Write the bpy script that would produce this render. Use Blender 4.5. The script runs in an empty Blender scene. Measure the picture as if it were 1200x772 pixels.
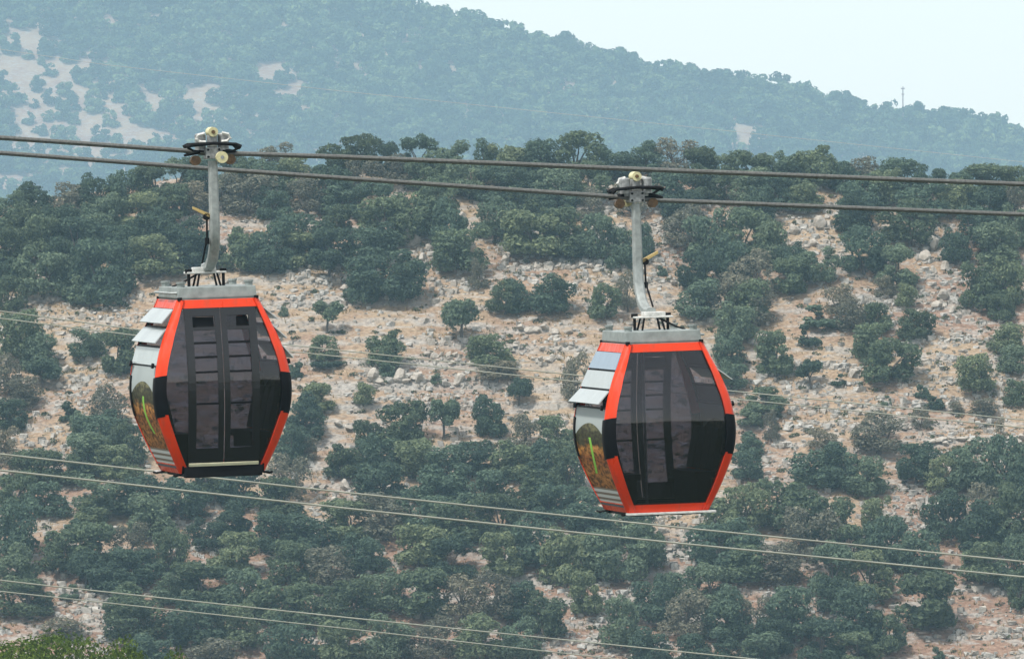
import bpy, bmesh, math, random
import numpy as np
from mathutils import Vector, Matrix

R = math.radians
scene = bpy.context.scene
col = scene.collection

# ------------------------------------------------------------------ camera
F = 10000.0            # focal length in photograph pixels (a long telephoto)
HZ = 130.0             # photograph row of the eye-level horizon
cam_data = bpy.data.cameras.new('camera')
cam_data.sensor_width = 36.0
cam_data.lens = 36.0 * F / 1200.0
cam_data.clip_start = 1.0
cam_data.clip_end = 12000.0
cam = bpy.data.objects.new('camera', cam_data)
cam.location = (0, 0, 0)
cam.rotation_euler = (R(90) - math.atan((386 - HZ) / F), 0, 0)
col.objects.link(cam)
scene.camera = cam

# ------------------------------------------------------------------ sky and sun
SUN_EL, SUN_AZ = 60.0, 225.0      # elevation; azimuth clockwise from +Y (behind the camera, to the left)
world = bpy.data.worlds.new('World')
scene.world = world
world.use_nodes = True
wn = world.node_tree.nodes
wl = world.node_tree.links
bg = wn['Background']
sky = wn.new('ShaderNodeTexSky')
sky.sky_type = 'NISHITA'
sky.sun_disc = False
sky.sun_elevation = R(SUN_EL)
sky.sun_rotation = R(SUN_AZ)
sky.air_density = 1.0
sky.dust_density = 0.3
sky.ozone_density = 1.0
veil = wn.new('ShaderNodeMix'); veil.data_type = 'RGBA'      # thin even overcast in front of the blue
veil.inputs[0].default_value = 0.72
veil.inputs[7].default_value = (5.7, 5.6, 5.25, 1)
wl.new(sky.outputs[0], veil.inputs[6])
wtc = wn.new('ShaderNodeTexCoord'); wno = wn.new('ShaderNodeTexNoise'); wno.inputs['Scale'].default_value = 9.0; wno.inputs['Detail'].default_value = 4.0
wmp = wn.new('ShaderNodeMapping'); wmp.inputs['Scale'].default_value = (1, 1, 4); wl.new(wtc.outputs['Generated'], wmp.inputs[0]); wl.new(wmp.outputs[0], wno.inputs['Vector'])
wrp = wn.new('ShaderNodeValToRGB'); wrp.color_ramp.elements[0].position = 0.3; wrp.color_ramp.elements[1].position = 0.7
wrp.color_ramp.elements[0].color = (0.64, 0.64, 0.64, 1); wrp.color_ramp.elements[1].color = (0.80, 0.80, 0.80, 1)
wl.new(wno.outputs['Fac'], wrp.inputs[0]); wl.new(wrp.outputs[0], veil.inputs[0])     # uneven thickness of the cloud veil
wl.new(veil.outputs[2], bg.inputs[0])
bg.inputs[1].default_value = 0.12

sun_data = bpy.data.lights.new('sun', 'SUN')
sun_data.energy = 2.6
sun_data.angle = R(7.0)
sun_data.color = (1.0, 0.96, 0.90)
sun = bpy.data.objects.new('sun', sun_data)
sd = Vector((math.sin(R(SUN_AZ)) * math.cos(R(SUN_EL)), math.cos(R(SUN_AZ)) * math.cos(R(SUN_EL)), math.sin(R(SUN_EL))))
sun.rotation_euler = sd.to_track_quat('Z', 'Y').to_euler()
sun.location = (0, 0, 40)
col.objects.link(sun)

scene.view_settings.view_transform = 'Standard'
scene.view_settings.look = 'None'
scene.view_settings.exposure = 0.85
scene.view_settings.gamma = 1.0
cy = scene.cycles
cy.use_denoising = True
cy.max_bounces = 8
cy.diffuse_bounces = 4
cy.glossy_bounces = 4
cy.transmission_bounces = 4
cy.transparent_max_bounces = 16
cy.volume_bounces = 1

# ------------------------------------------------------------------ helpers
def tag(o, label=None, cat=None, group=None, kind=None):
    if label: o['label'] = label
    if cat: o['category'] = cat
    if group: o['group'] = group
    if kind: o['kind'] = kind
    return o

def empty(name, loc=(0, 0, 0), rz=0.0):
    o = bpy.data.objects.new(name, None)
    o.empty_display_size = 0.3
    o.location = loc
    o.rotation_euler = (0, 0, rz)
    col.objects.link(o)
    return o

def link(name, me, parent=None):
    o = bpy.data.objects.new(name, me)
    col.objects.link(o)
    if parent: o.parent = parent
    return o

def mesh_np(name, verts, faces, mats, smooth=False, midx=None):
    """faces: (n,3) or (n,4) integer array."""
    me = bpy.data.meshes.new(name)
    verts = np.asarray(verts, np.float32); faces = np.asarray(faces, np.int32)
    k = faces.shape[1]
    me.vertices.add(len(verts)); me.vertices.foreach_set('co', verts.ravel())
    me.loops.add(faces.size); me.loops.foreach_set('vertex_index', faces.ravel())
    me.polygons.add(len(faces))
    me.polygons.foreach_set('loop_start', np.arange(0, faces.size, k, dtype=np.int32))
    me.polygons.foreach_set('loop_total', np.full(len(faces), k, np.int32))
    for m in (mats if isinstance(mats, (list, tuple)) else [mats]): me.materials.append(m)
    if midx is not None: me.polygons.foreach_set('material_index', np.asarray(midx, np.int32))
    me.polygons.foreach_set('use_smooth', np.full(len(faces), bool(smooth)))
    me.update(calc_edges=True)
    return me

class MB:
    """collects shapes and links them as ONE mesh object"""
    def __init__(s): s.v = []; s.f = []
    def add(s, vs, fs):
        o = len(s.v); s.v += [tuple(v) for v in vs]; s.f += [tuple(i + o for i in f) for f in fs]; return s
    def box(s, x0, x1, y0, y1, z0, z1):
        vs = [(x, y, z) for z in (z0, z1) for y in (y0, y1) for x in (x0, x1)]
        return s.add(vs, [(0, 2, 3, 1), (4, 5, 7, 6), (0, 1, 5, 4), (2, 6, 7, 3), (0, 4, 6, 2), (1, 3, 7, 5)])
    def sweep(s, sections, cap=True):
        n = len(sections[0]); vs = [p for sec in sections for p in sec]; fs = []
        for i in range(len(sections) - 1):
            for j in range(n):
                a, b = i * n + j, i * n + (j + 1) % n
                fs.append((a, b, b + n, a + n))
        if cap:
            fs.append(tuple(range(n - 1, -1, -1))); k = (len(sections) - 1) * n
            fs.append(tuple(range(k, k + n)))
        return s.add(vs, fs)
    def tube(s, pts, rad, n=8, cap=True):
        pts = [Vector(p) for p in pts]
        rads = rad if isinstance(rad, (list, tuple)) else [rad] * len(pts)
        secs = []
        for i, p in enumerate(pts):
            d = (pts[min(i + 1, len(pts) - 1)] - pts[max(i - 1, 0)]).normalized()
            up = Vector((0, 0, 1)) if abs(d.z) < 0.9 else Vector((0, 1, 0))
            a = d.cross(up).normalized(); b = a.cross(d).normalized()
            secs.append([p + rads[i] * (math.cos(2 * math.pi * k / n) * a + math.sin(2 * math.pi * k / n) * b) for k in range(n)])
        return s.sweep(secs, cap)
    def cyl(s, p0, p1, r, n=16): return s.tube([p0, p1], r, n)
    def ring(s, c, r0, r1, y0, y1, n=20):
        """annulus with axis along y"""
        vs = []
        for k in range(n):
            a = 2 * math.pi * k / n
            for (r, y) in ((r0, y0), (r1, y0), (r1, y1), (r0, y1)):
                vs.append((c[0] + r * math.cos(a), c[1] + y, c[2] + r * math.sin(a)))
        fs = []
        for k in range(n):
            q = 4 * k; p = 4 * ((k + 1) % n)
            for j in range(4): fs.append((q + j, p + j, p + (j + 1) % 4, q + (j + 1) % 4))
        return s.add(vs, fs)
    def grid(s, fn, us, vs_, thick):
        """solid sheet: fn(u, v) -> (point, outward normal)"""
        nu, nv = len(us), len(vs_); top = []; bot = []
        for v in vs_:
            for u in us:
                p, n = fn(u, v); p = Vector(p); n = Vector(n)
                top.append(p); bot.append(p - n * thick)
        N = nu * nv; fs = []
        for j in range(nv - 1):
            for i in range(nu - 1):
                a = j * nu + i
                fs.append((a, a + 1, a + nu + 1, a + nu)); fs.append((N + a, N + a + nu, N + a + nu + 1, N + a + 1))
        for i in range(nu - 1):
            a = i; fs.append((a, N + a, N + a + 1, a + 1))
            a = (nv - 1) * nu + i; fs.append((a, a + 1, N + a + 1, N + a))
        for j in range(nv - 1):
            a = j * nu; fs.append((a, a + nu, N + a + nu, N + a))
            a = j * nu + nu - 1; fs.append((a, N + a, N + a + nu, a + nu))
        return s.add(top + bot, fs)
    def build(s, name, mat, parent=None, smooth=False, bevel=0.0):
        me = bpy.data.meshes.new(name)
        me.from_pydata([tuple(v) for v in s.v], [], s.f)
        bm = bmesh.new(); bm.from_mesh(me)
        bmesh.ops.recalc_face_normals(bm, faces=bm.faces)
        if bevel:
            bmesh.ops.bevel(bm, geom=[e for e in bm.edges if len(e.link_faces) == 2 and e.calc_face_angle(0) > 0.6], offset=bevel, segments=2, affect='EDGES', profile=0.6)
        bm.to_mesh(me); bm.free()
        me.materials.append(mat)
        if smooth:
            me.polygons.foreach_set('use_smooth', np.ones(len(me.polygons), bool))
            try: me.set_sharp_from_angle(angle=R(38))
            except Exception: pass
        return link(name, me, parent)

# ------------------------------------------------------------------ materials
def new_mat(name):
    m = bpy.data.materials.new(name); m.use_nodes = True
    nt = m.node_tree
    return m, nt.nodes, nt.links, nt.nodes['Principled BSDF']

def noise(n, l, vec, scale, detail=3.0, rough=0.55):
    t = n.new('ShaderNodeTexNoise'); t.inputs['Scale'].default_value = scale
    t.inputs['Detail'].default_value = detail; t.inputs['Roughness'].default_value = rough
    if vec is not None: l.new(vec, t.inputs['Vector'])
    return t.outputs['Fac']

def ramp(n, l, fac, stops):
    r = n.new('ShaderNodeValToRGB'); e = r.color_ramp.elements
    while len(e) < len(stops): e.new(0.5)
    for q, (p, c) in zip(e, stops):
        q.position = p; q.color = (c[0], c[1], c[2], 1) if not isinstance(c, (int, float)) else (c, c, c, 1)
    l.new(fac, r.inputs[0]); return r.outputs[0]

def mixc(n, l, fac, a, b, mode='MIX'):
    m = n.new('ShaderNodeMix'); m.data_type = 'RGBA'; m.blend_type = mode
    for sock, v in ((m.inputs[0], fac), (m.inputs[6], a), (m.inputs[7], b)):
        if hasattr(v, 'links') or hasattr(v, 'is_linked'): l.new(v, sock)
        elif isinstance(v, (int, float)): sock.default_value = v
        else: sock.default_value = (v[0], v[1], v[2], 1)
    return m.outputs[2]

def math_(n, l, op, a, b=0.0, c=0.0):
    m = n.new('ShaderNodeMath'); m.operation = op
    for i, v in enumerate((a, b, c)):
        if hasattr(v, 'is_linked'): l.new(v, m.inputs[i])
        else: m.inputs[i].default_value = v
    return m.outputs[0]

def simple(name, c, rough=0.5, metal=0.0, coat=0.0, var=0.12, scale=6.0, spec=0.5):
    m, n, l, p = new_mat(name)
    tc = n.new('ShaderNodeTexCoord')
    f = noise(n, l, tc.outputs['Object'], scale, 5)
    dark = tuple(v * (1 - var) for v in c); lite = tuple(min(1, v * (1 + var)) for v in c)
    l.new(ramp(n, l, f, [(0.3, dark), (0.7, lite)]), p.inputs['Base Color'])
    p.inputs['Roughness'].default_value = rough; p.inputs['Metallic'].default_value = metal
    p.inputs['Coat Weight'].default_value = coat; p.inputs['Coat Roughness'].default_value = 0.12
    p.inputs['Specular IOR Level'].default_value = spec
    return m

def glass(name, tint, spec=1.0, rough=0.02, ior=1.5):
    m, n, l, p = new_mat(name)
    out = n['Material Output']
    tr = n.new('ShaderNodeBsdfTransparent'); tr.inputs[0].default_value = (*tint, 1)
    gl = n.new('ShaderNodeBsdfGlossy'); gl.inputs['Roughness'].default_value = rough
    gl.inputs['Color'].default_value = (spec, spec, spec, 1)
    fr = n.new('ShaderNodeFresnel'); fr.inputs[0].default_value = ior
    tc = n.new('ShaderNodeTexCoord')
    bp = n.new('ShaderNodeBump'); bp.inputs['Strength'].default_value = 0.03; bp.inputs['Distance'].default_value = 0.05
    l.new(noise(n, l, tc.outputs['Object'], 2.2, 1), bp.inputs['Height'])
    l.new(bp.outputs[0], gl.inputs['Normal'])
    mx = n.new('ShaderNodeMixShader')
    l.new(fr.outputs[0], mx.inputs[0]); l.new(tr.outputs[0], mx.inputs[1]); l.new(gl.outputs[0], mx.inputs[2])
    n.remove(p); l.new(mx.outputs[0], out.inputs['Surface'])
    return m

M = {}
def orange_material():
    """weathered orange paint: vertical dust streaks, faint fading, uneven gloss"""
    m, n, l, p = new_mat('orange_paint')
    tc = n.new('ShaderNodeTexCoord'); mp = n.new('ShaderNodeMapping'); mp.inputs['Scale'].default_value = (14, 14, 1.1)
    l.new(tc.outputs['Object'], mp.inputs[0])
    st = noise(n, l, mp.outputs[0], 1.0, 5); bl = noise(n, l, tc.outputs['Object'], 2.5, 4); sp = noise(n, l, tc.outputs['Object'], 45, 3)
    c = ramp(n, l, bl, [(0.3, (0.66, 0.036, 0.004)), (0.7, (0.76, 0.050, 0.006))])
    c = mixc(n, l, ramp(n, l, st, [(0.54, 0.0), (0.72, 0.42)]), c, (0.34, 0.075, 0.04))
    c = mixc(n, l, ramp(n, l, sp, [(0.64, 0.0), (0.72, 0.5)]), c, (0.42, 0.10, 0.06))
    l.new(c, p.inputs['Base Color']); l.new(ramp(n, l, st, [(0.3, 0.26), (0.75, 0.6)]), p.inputs['Roughness'])
    p.inputs['Specular IOR Level'].default_value = 0.35
    return m
M['orange'] = orange_material()
M['black_rubber'] = simple('black_rubber', (0.004, 0.004, 0.005), 0.55, spec=0.12)
M['door_frame'] = simple('dark_door_paint', (0.010, 0.0105, 0.012), 0.25, spec=0.5)
M['black'] = simple('black_metal', (0.005, 0.005, 0.006), 0.6, spec=0.15)
M['grey'] = simple('grey_roof_paint', (0.22, 0.25, 0.24), 0.5, var=0.22, scale=9)
M['galv'] = simple('galvanised_steel', (0.30, 0.325, 0.315), 0.5, metal=0.3, var=0.22, scale=14)
M['white'] = simple('white_casting', (0.56, 0.56, 0.53), 0.45, var=0.25, scale=20)
M['cream'] = simple('cream_strip', (0.62, 0.60, 0.42), 0.5)
M['ivory'] = simple('ivory_roller', (0.56, 0.52, 0.30), 0.5, var=0.15, scale=25)
M['brown'] = simple('brown_roller', (0.11, 0.062, 0.026), 0.55, var=0.4, scale=25)
M['yellow'] = simple('yellow_lever', (0.45, 0.33, 0.13), 0.6)
M['seat'] = simple('dark_seat', (0.016, 0.016, 0.018), 0.7)
M['lining'] = simple('grey_lining', (0.22, 0.22, 0.23), 0.7)
M['canister'] = simple('grey_canister', (0.25, 0.26, 0.26), 0.45, metal=0.2, var=0.4, scale=22)
M['tint'] = glass('tinted_glass', (0.55, 0.55, 0.60), 1.0)
M['flap'] = simple('pale_vent_panel', (0.33, 0.365, 0.36), 0.22, var=0.05, spec=0.6)
M['flap_sky_painted'] = simple('vent_panel_painted_sky_reflection', (0.15, 0.22, 0.29), 0.15, var=0.05, spec=0.8)  # blue of the sky reflected in the flap's glass, put into the base colour
M['cable'] = simple('steel_cable', (0.10, 0.103, 0.097), 0.55, var=0.35, scale=30)
M['wire'] = simple('pale_aluminium_wire', (0.36, 0.36, 0.30), 0.5, var=0.15, scale=1.5)
M['mast_grey'] = simple('grey_wire', (0.34, 0.36, 0.34), 0.6)
M['mast'] = simple('mast_paint', (0.30, 0.22, 0.20), 0.6)

def print_material():
    """printed vinyl film on the end panel: pale top, dark olive middle, brown picture, white stripes"""
    m, n, l, p = new_mat('printed_vinyl')
    tc = n.new('ShaderNodeTexCoord'); sp = n.new('ShaderNodeSeparateXYZ')
    l.new(tc.outputs['Object'], sp.inputs[0])
    y, z = sp.outputs[1], sp.outputs[2]
    mp = n.new('ShaderNodeMapping'); mp.inputs['Scale'].default_value = (1, 1.0, 2.6)
    l.new(tc.outputs['Object'], mp.inputs[0])
    f1 = noise(n, l, mp.outputs[0], 3.4, 4); f2 = noise(n, l, mp.outputs[0], 9.0, 4)
    zn = math_(n, l, 'MULTIPLY_ADD', math_(n, l, 'SUBTRACT', f1, 0.5), 0.30, z)
    base = ramp(n, l, math_(n, l, 'DIVIDE', zn, 1.6), [(0.05, (0.55, 0.20, 0.07)), (0.16, (0.24, 0.10, 0.035)), (0.30, (0.30, 0.13, 0.04)),
                (0.44, (0.20, 0.07, 0.02)), (0.52, (0.34, 0.16, 0.04)), (0.57, (0.03, 0.03, 0.012)), (0.66, (0.035, 0.038, 0.016)), (0.70, (0.10, 0.10, 0.05))])
    dark = ramp(n, l, f2, [(0.38, (0.25, 0.22, 0.16)), (0.60, (1.5, 1.45, 1.35))])
    base = mixc(n, l, 1.0, base, dark, 'MULTIPLY')
    # the pale area above an arched edge
    y2 = math_(n, l, 'MULTIPLY', y, y)
    edge = math_(n, l, 'MULTIPLY_ADD', y2, -0.30, 1.17)
    up = math_(n, l, 'GREATER_THAN', z, edge)
    base = mixc(n, l, up, base, (0.33, 0.37, 0.365))
    # green streak
    q = math_(n, l, 'SUBTRACT', z, 0.74)
    yy = math_(n, l, 'MULTIPLY_ADD', math_(n, l, 'MULTIPLY', q, q), 1.5, math_(n, l, 'MULTIPLY_ADD', q, -0.25, -0.02))
    d = math_(n, l, 'ABSOLUTE', math_(n, l, 'ADD', y, yy))
    on = math_(n, l, 'MULTIPLY', math_(n, l, 'LESS_THAN', d, 0.055), math_(n, l, 'LESS_THAN', math_(n, l, 'ABSOLUTE', q), 0.24))
    base = mixc(n, l, on, base, (0.22, 0.50, 0.06))
    # white stripes near the bottom
    st = math_(n, l, 'GREATER_THAN', math_(n, l, 'FRACT', math_(n, l, 'MULTIPLY', z, 14.0)), 0.45)
    bd = math_(n, l, 'MULTIPLY', math_(n, l, 'GREATER_THAN', z, 0.115), math_(n, l, 'LESS_THAN', z, 0.31))
    base = mixc(n, l, bd, base, mixc(n, l, st, (0.22, 0.17, 0.14), (0.62, 0.62, 0.62)))
    l.new(base, p.inputs['Base Color'])
    p.inputs['Roughness'].default_value = 0.5
    p.inputs['Specular IOR Level'].default_value = 0.12
    return m
M['print'] = print_material()

def leaf_material(name, c, spread=0.25, trans=0.18):
    m, n, l, p = new_mat(name)
    oi = n.new('ShaderNodeObjectInfo'); geo = n.new('ShaderNodeNewGeometry')
    dark = tuple(v * (1 - spread) for v in c); lite = (c[0] * (1 + spread * 1.5), c[1] * (1 + spread), c[2] * (1 + spread * 0.7))
    a = ramp(n, l, oi.outputs['Random'], [(0.0, dark), (0.55, c), (1.0, lite)])
    b = ramp(n, l, geo.outputs['Random Per Island'], [(0.0, (0.62, 0.66, 0.66)), (0.6, (1.0, 1.0, 1.0)), (1.0, (1.45, 1.4, 1.25))])
    cc = mixc(n, l, 1.0, a, b, 'MULTIPLY')
    n.remove(p)
    df = n.new('ShaderNodeBsdfDiffuse'); tl = n.new('ShaderNodeBsdfTranslucent'); mx = n.new('ShaderNodeMixShader')
    l.new(cc, df.inputs[0]); l.new(cc, tl.inputs[0]); mx.inputs[0].default_value = trans
    l.new(df.outputs[0], mx.inputs[1]); l.new(tl.outputs[0], mx.inputs[2])
    l.new(mx.outputs[0], n['Material Output'].inputs[0])
    return m

M['leaf_dark'] = leaf_material('dark_oak_leaves', (0.115, 0.166, 0.122), 0.36, 0.40)
M['leaf_mid'] = leaf_material('mid_oak_leaves', (0.145, 0.190, 0.122), 0.36, 0.40)
M['leaf_grey'] = leaf_material('grey_olive_leaves', (0.185, 0.185, 0.145), 0.2, 0.3)
M['leaf_far'] = leaf_material('far_leaves', (0.090, 0.145, 0.072), 0.55)
M['leaf_near'] = leaf_material('yellow_green_leaves', (0.085, 0.128, 0.028), 0.25, 0.3)
M['leaf_scrub'] = leaf_material('scrub_leaves', (0.085, 0.095, 0.055), 0.3, 0.2)
M['bark'] = simple('bark', (0.10, 0.085, 0.07), 0.9, var=0.4, scale=5)
M['straw'] = leaf_material('dry_grass_blades', (0.34, 0.26, 0.145), 0.2, 0.25)

def rock_material():
    m, n, l, p = new_mat('limestone')
    tc = n.new('ShaderNodeTexCoord'); oi = n.new('ShaderNodeObjectInfo'); geo = n.new('ShaderNodeNewGeometry')
    f = noise(n, l, geo.outputs['Position'], 1.6, 6, 0.65)
    f2 = noise(n, l, geo.outputs['Position'], 6.0, 4)
    c = ramp(n, l, f, [(0.30, (0.15, 0.14, 0.125)), (0.48, (0.40, 0.385, 0.35)), (0.72, (0.60, 0.585, 0.545))])
    c = mixc(n, l, 0.5, c, ramp(n, l, f2, [(0.3, 0.35), (0.6, 1.0)]), 'MULTIPLY')
    c = mixc(n, l, ramp(n, l, geo.outputs['Random Per Island'], [(0.2, 0.0), (1.0, 0.55)]), c, (0.36, 0.30, 0.235))
    l.new(c, p.inputs['Base Color']); p.inputs['Roughness'].default_value = 0.9
    b = n.new('ShaderNodeBump'); b.inputs['Strength'].default_value = 0.6; b.inputs['Distance'].default_value = 0.12
    l.new(noise(n, l, geo.outputs['Position'], 4.0, 6), b.inputs['Height']); l.new(b.outputs[0], p.inputs['Normal'])
    return m
M['rock'] = rock_material()

def ground_material():
    m, n, l, p = new_mat('dry_hillside_ground')
    geo = n.new('ShaderNodeNewGeometry')
    pos = geo.outputs['Position']
    mp = n.new('ShaderNodeMapping'); mp.inputs['Scale'].default_value = (0.45, 0.8, 1.6); l.new(pos, mp.inputs[0])
    big = noise(n, l, pos, 0.09, 4); mid = noise(n, l, mp.outputs[0], 0.9, 6, 0.65); fine = noise(n, l, pos, 3.2, 5, 0.7)
    straw = ramp(n, l, fine, [(0.28, (0.135, 0.090, 0.054)), (0.5, (0.285, 0.205, 0.130)), (0.72, (0.40, 0.31, 0.205))])
    soil = ramp(n, l, fine, [(0.28, (0.100, 0.055, 0.038)), (0.5, (0.215, 0.130, 0.088)), (0.72, (0.33, 0.235, 0.17))])
    sp = n.new('ShaderNodeSeparateXYZ'); l.new(pos, sp.inputs[0])
    low = math_(n, l, 'MULTIPLY_ADD', sp.outputs[2], -0.045, -1.35)     # redder soil towards the foot of the slope
    c = mixc(n, l, ramp(n, l, math_(n, l, 'ADD', big, math_(n, l, 'MINIMUM', math_(n, l, 'MAXIMUM', low, 0.0), 0.35)), [(0.42, 0.0), (0.64, 1.0)]), straw, soil)
    stone = ramp(n, l, fine, [(0.3, (0.15, 0.135, 0.12)), (0.6, (0.36, 0.335, 0.30)), (0.8, (0.50, 0.48, 0.44))])
    c = mixc(n, l, ramp(n, l, mid, [(0.50, 0.0), (0.59, 0.80)]), c, stone)
    v = n.new('ShaderNodeTexVoronoi'); v.inputs['Scale'].default_value = 1.7; l.new(mp.outputs[0], v.inputs['Vector'])
    c = mixc(n, l, ramp(n, l, v.outputs['Distance'], [(0.10, 0.55), (0.22, 0.0)]), c, (0.055, 0.06, 0.035))
    sn = n.new('ShaderNodeSeparateXYZ'); l.new(geo.outputs['Normal'], sn.inputs[0])
    c = mixc(n, l, ramp(n, l, math_(n, l, 'ADD', sn.outputs[2], math_(n, l, 'MULTIPLY', fine, 0.12)), [(0.80, 1.0), (0.90, 0.0)]), c, stone)   # bare rock on the steep ledges
    # the valley floor in front of the slope is dark scrub
    scrub = ramp(n, l, fine, [(0.3, (0.030, 0.040, 0.020)), (0.7, (0.085, 0.095, 0.050))])
    v2 = math_(n, l, 'MULTIPLY_ADD', sp.outputs[1], -0.02, 12.3)
    c = mixc(n, l, math_(n, l, 'MINIMUM', math_(n, l, 'MAXIMUM', v2, 0.0), 1.0), c, scrub)
    l.new(c, p.inputs['Base Color']); p.inputs['Roughness'].default_value = 0.95
    b = n.new('ShaderNodeBump'); b.inputs['Strength'].default_value = 0.8; b.inputs['Distance'].default_value = 0.35
    l.new(mid, b.inputs['Height']); l.new(b.outputs[0], p.inputs['Normal'])
    return m
M['ground'] = ground_material()

# ------------------------------------------------------------------ terrain
def hash2(ix, iy, s):
    h = (ix.astype(np.int64) * 374761393 + iy.astype(np.int64) * 668265263 + s * 974711) & 0x7fffffff
    h = (h ^ (h >> 13)) * 1274126177 & 0x7fffffff
    return ((h ^ (h >> 16)) & 0xffff) / 65535.0

def vnoise(x, y, s=0):
    ix, iy = np.floor(x), np.floor(y); fx, fy = x - ix, y - iy
    fx = fx * fx * (3 - 2 * fx); fy = fy * fy * (3 - 2 * fy)
    a = hash2(ix, iy, s); b = hash2(ix + 1, iy, s); c = hash2(ix, iy + 1, s); d = hash2(ix + 1, iy + 1, s)
    return (a + (b - a) * fx) * (1 - fy) + (c + (d - c) * fx) * fy - 0.5

Y_FOOT, Y_RIDGE, Y_FAR = 627.0, 700.0, 4200.0
RIDGE = np.array([(-900, 300), (-300, 262), (0, 246), (60, 241), (120, 230), (200, 214), (300, 206), (450, 197), (600, 202), (680, 190), (800, 202), (900, 212), (960, 206), (1000, 216), (1100, 216), (1200, 222), (1500, 240), (2100, 290)], float)
FAR = np.array([(-1400, -60), (-400, -50), (0, -42), (300, -20), (380, -4), (440, 12), (480, 20), (540, 39), (640, 62), (700, 77), (740, 92), (800, 97), (880, 112), (930, 119), (1000, 137), (1040, 145), (1100, 152), (1150, 155), (1200, 176), (1400, 205), (2600, 240)], float)
def row2z(row, y): return (HZ - row) / F * y

def height(x, y):
    x = np.asarray(x, float); y = np.asarray(y, float)
    zb = row2z(802, Y_FOOT)
    ky = [-120, 0, 40, 120, 300, 560, Y_FOOT, Y_RIDGE, 760, 1000, 3500, 3880, Y_FAR, 4400, 5000]
    kz = [4, -2.2, -14, -45, -62, -63, zb, -5, -20, -90, -110, -95, 0, -25, -90]
    z = np.interp(y, ky, kz)
    zr = row2z(np.interp(x / Y_RIDGE * F + 600, RIDGE[:, 0], RIDGE[:, 1]), Y_RIDGE) + 5
    z = z + zr * np.interp(y, [Y_FOOT, Y_RIDGE, 1000], [0, 1, 0])
    zf = row2z(np.interp(x / Y_FAR * F + 600, FAR[:, 0], FAR[:, 1]), Y_FAR)
    z = z + zf * np.interp(y, [3860, Y_FAR, 5000], [0, 1, 0.6])
    # a spur on the left that carries the near yellow-green trees
    z = z + 37.5 * np.exp(-(((x + 15.5) / 14.0) ** 2 + ((y - 262) / 22.0) ** 2))
    mid = np.interp(y, [600, 640, 690, 730], [0, 1, 1, 0])
    z = z + mid * (1.5 * vnoise(x / 17, y / 17, 1) + 0.7 * vnoise(x / 6, y / 6, 2))
    # limestone ledges: shallow steps that follow the contours
    wob = z + 0.9 * vnoise(x / 9, y / 9, 7)
    step = 1.5; ph = wob / step; fr = ph - np.floor(ph)
    st = np.clip((fr - 0.72) / 0.28, 0, 1) - fr
    z = z + mid * step * 0.42 * st * np.clip(0.5 + 1.8 * vnoise(x / 14, y / 11, 9), 0, 1)
    z = z + mid * 0.16 * vnoise(x / 1.3, y / 1.3, 3)
    far = np.interp(y, [1000, 3800, 4300, 4800], [0, 1, 1, 1])
    z = z + far * 9.0 * vnoise(x / 90, y / 90, 4) * np.interp(y, [4000, 4160, 4300], [1, 0.2, 0.4])
    near = np.interp(y, [-100, 60, 100, 500, 600], [0, 0, 1, 1, 0])
    return z + near * 3.0 * vnoise(x / 30, y / 30, 5)

def ax(segs):
    out = []
    for a, b, st in segs: out += list(np.arange(a, b - 1e-6, st))
    return np.array(out + [segs[-1][1]])
gx = ax([(-1200, -400, 100), (-400, -64, 8), (-64, 64, 0.5), (64, 400, 8), (400, 1200, 100)])
gy = ax([(-110, 200, 15), (200, 330, 6), (330, 600, 15), (600, 620, 2), (620, 708, 0.5), (708, 740, 2), (740, 1000, 20), (1000, 3800, 100), (3800, 4260, 8), (4260, 5000, 60)])
GX, GY = np.meshgrid(gx, gy)
V = np.stack([GX.ravel(), GY.ravel(), height(GX, GY).ravel()], 1)
nx, ny = len(gx), len(gy)
ii = (np.arange(ny - 1)[:, None] * nx + np.arange(nx - 1)[None]).ravel()
ground = link('ground', mesh_np('ground', V, np.stack([ii, ii + 1, ii + nx + 1, ii + nx], 1), M['ground'], True))
tag(ground, 'dry stony hillside and valley ground with straw grass and limestone', kind='structure')

MARCH = np.concatenate([np.arange(612, 704, 0.25)])
def on_mid(px, py):
    """ground point of the near hillside met by the photograph's pixel"""
    x = MARCH * (px - 600) / F; z = MARCH * (HZ - py) / F
    hit = np.nonzero(height(x, MARCH) >= z)[0]
    k = hit[0] if len(hit) else len(MARCH) - 1
    y = MARCH[k]
    return float(x[k]), float(y), float(height(x[k:k + 1], MARCH[k:k + 1])[0])

def to_px(x, y, z): return 600 + F * x / y, HZ - F * z / y

# ------------------------------------------------------------------ gondola cabins
HCAB = 2.2
PT = [0, .13, .25, .34, .44, .53, .66, .785, .90, 1.0]
PX = [.530, .660, .762, .825, .855, .85, .80, .712, .600, .505]
PY = [.65, .735, .80, .84, .865, .87, .85, .80, .745, .69]
def crv(t, ys):
    t = min(max(t, 0.0), 1.0); i = 0
    while i < len(PT) - 2 and t > PT[i + 1]: i += 1
    h = PT[i + 1] - PT[i]; u = (t - PT[i]) / h
    def slope(k):
        if k == 0: return (ys[1] - ys[0]) / (PT[1] - PT[0])
        if k == len(PT) - 1: return (ys[-1] - ys[-2]) / (PT[-1] - PT[-2])
        return (ys[k + 1] - ys[k - 1]) / (PT[k + 1] - PT[k - 1])
    m0, m1 = slope(i) * h, slope(i + 1) * h
    return (2*u**3-3*u*u+1)*ys[i] + (u**3-2*u*u+u)*m0 + (-2*u**3+3*u*u)*ys[i+1] + (u**3-u*u)*m1
hx = lambda t: crv(t, PX)
hy = lambda t: crv(t, PY)
def postw(t):
    return 0.060 + 0.055 * min(1, max(0, (1 - t) / 0.25)) if t > .5 else 0.095 + 0.02 * min(1, t / 0.25)
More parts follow.
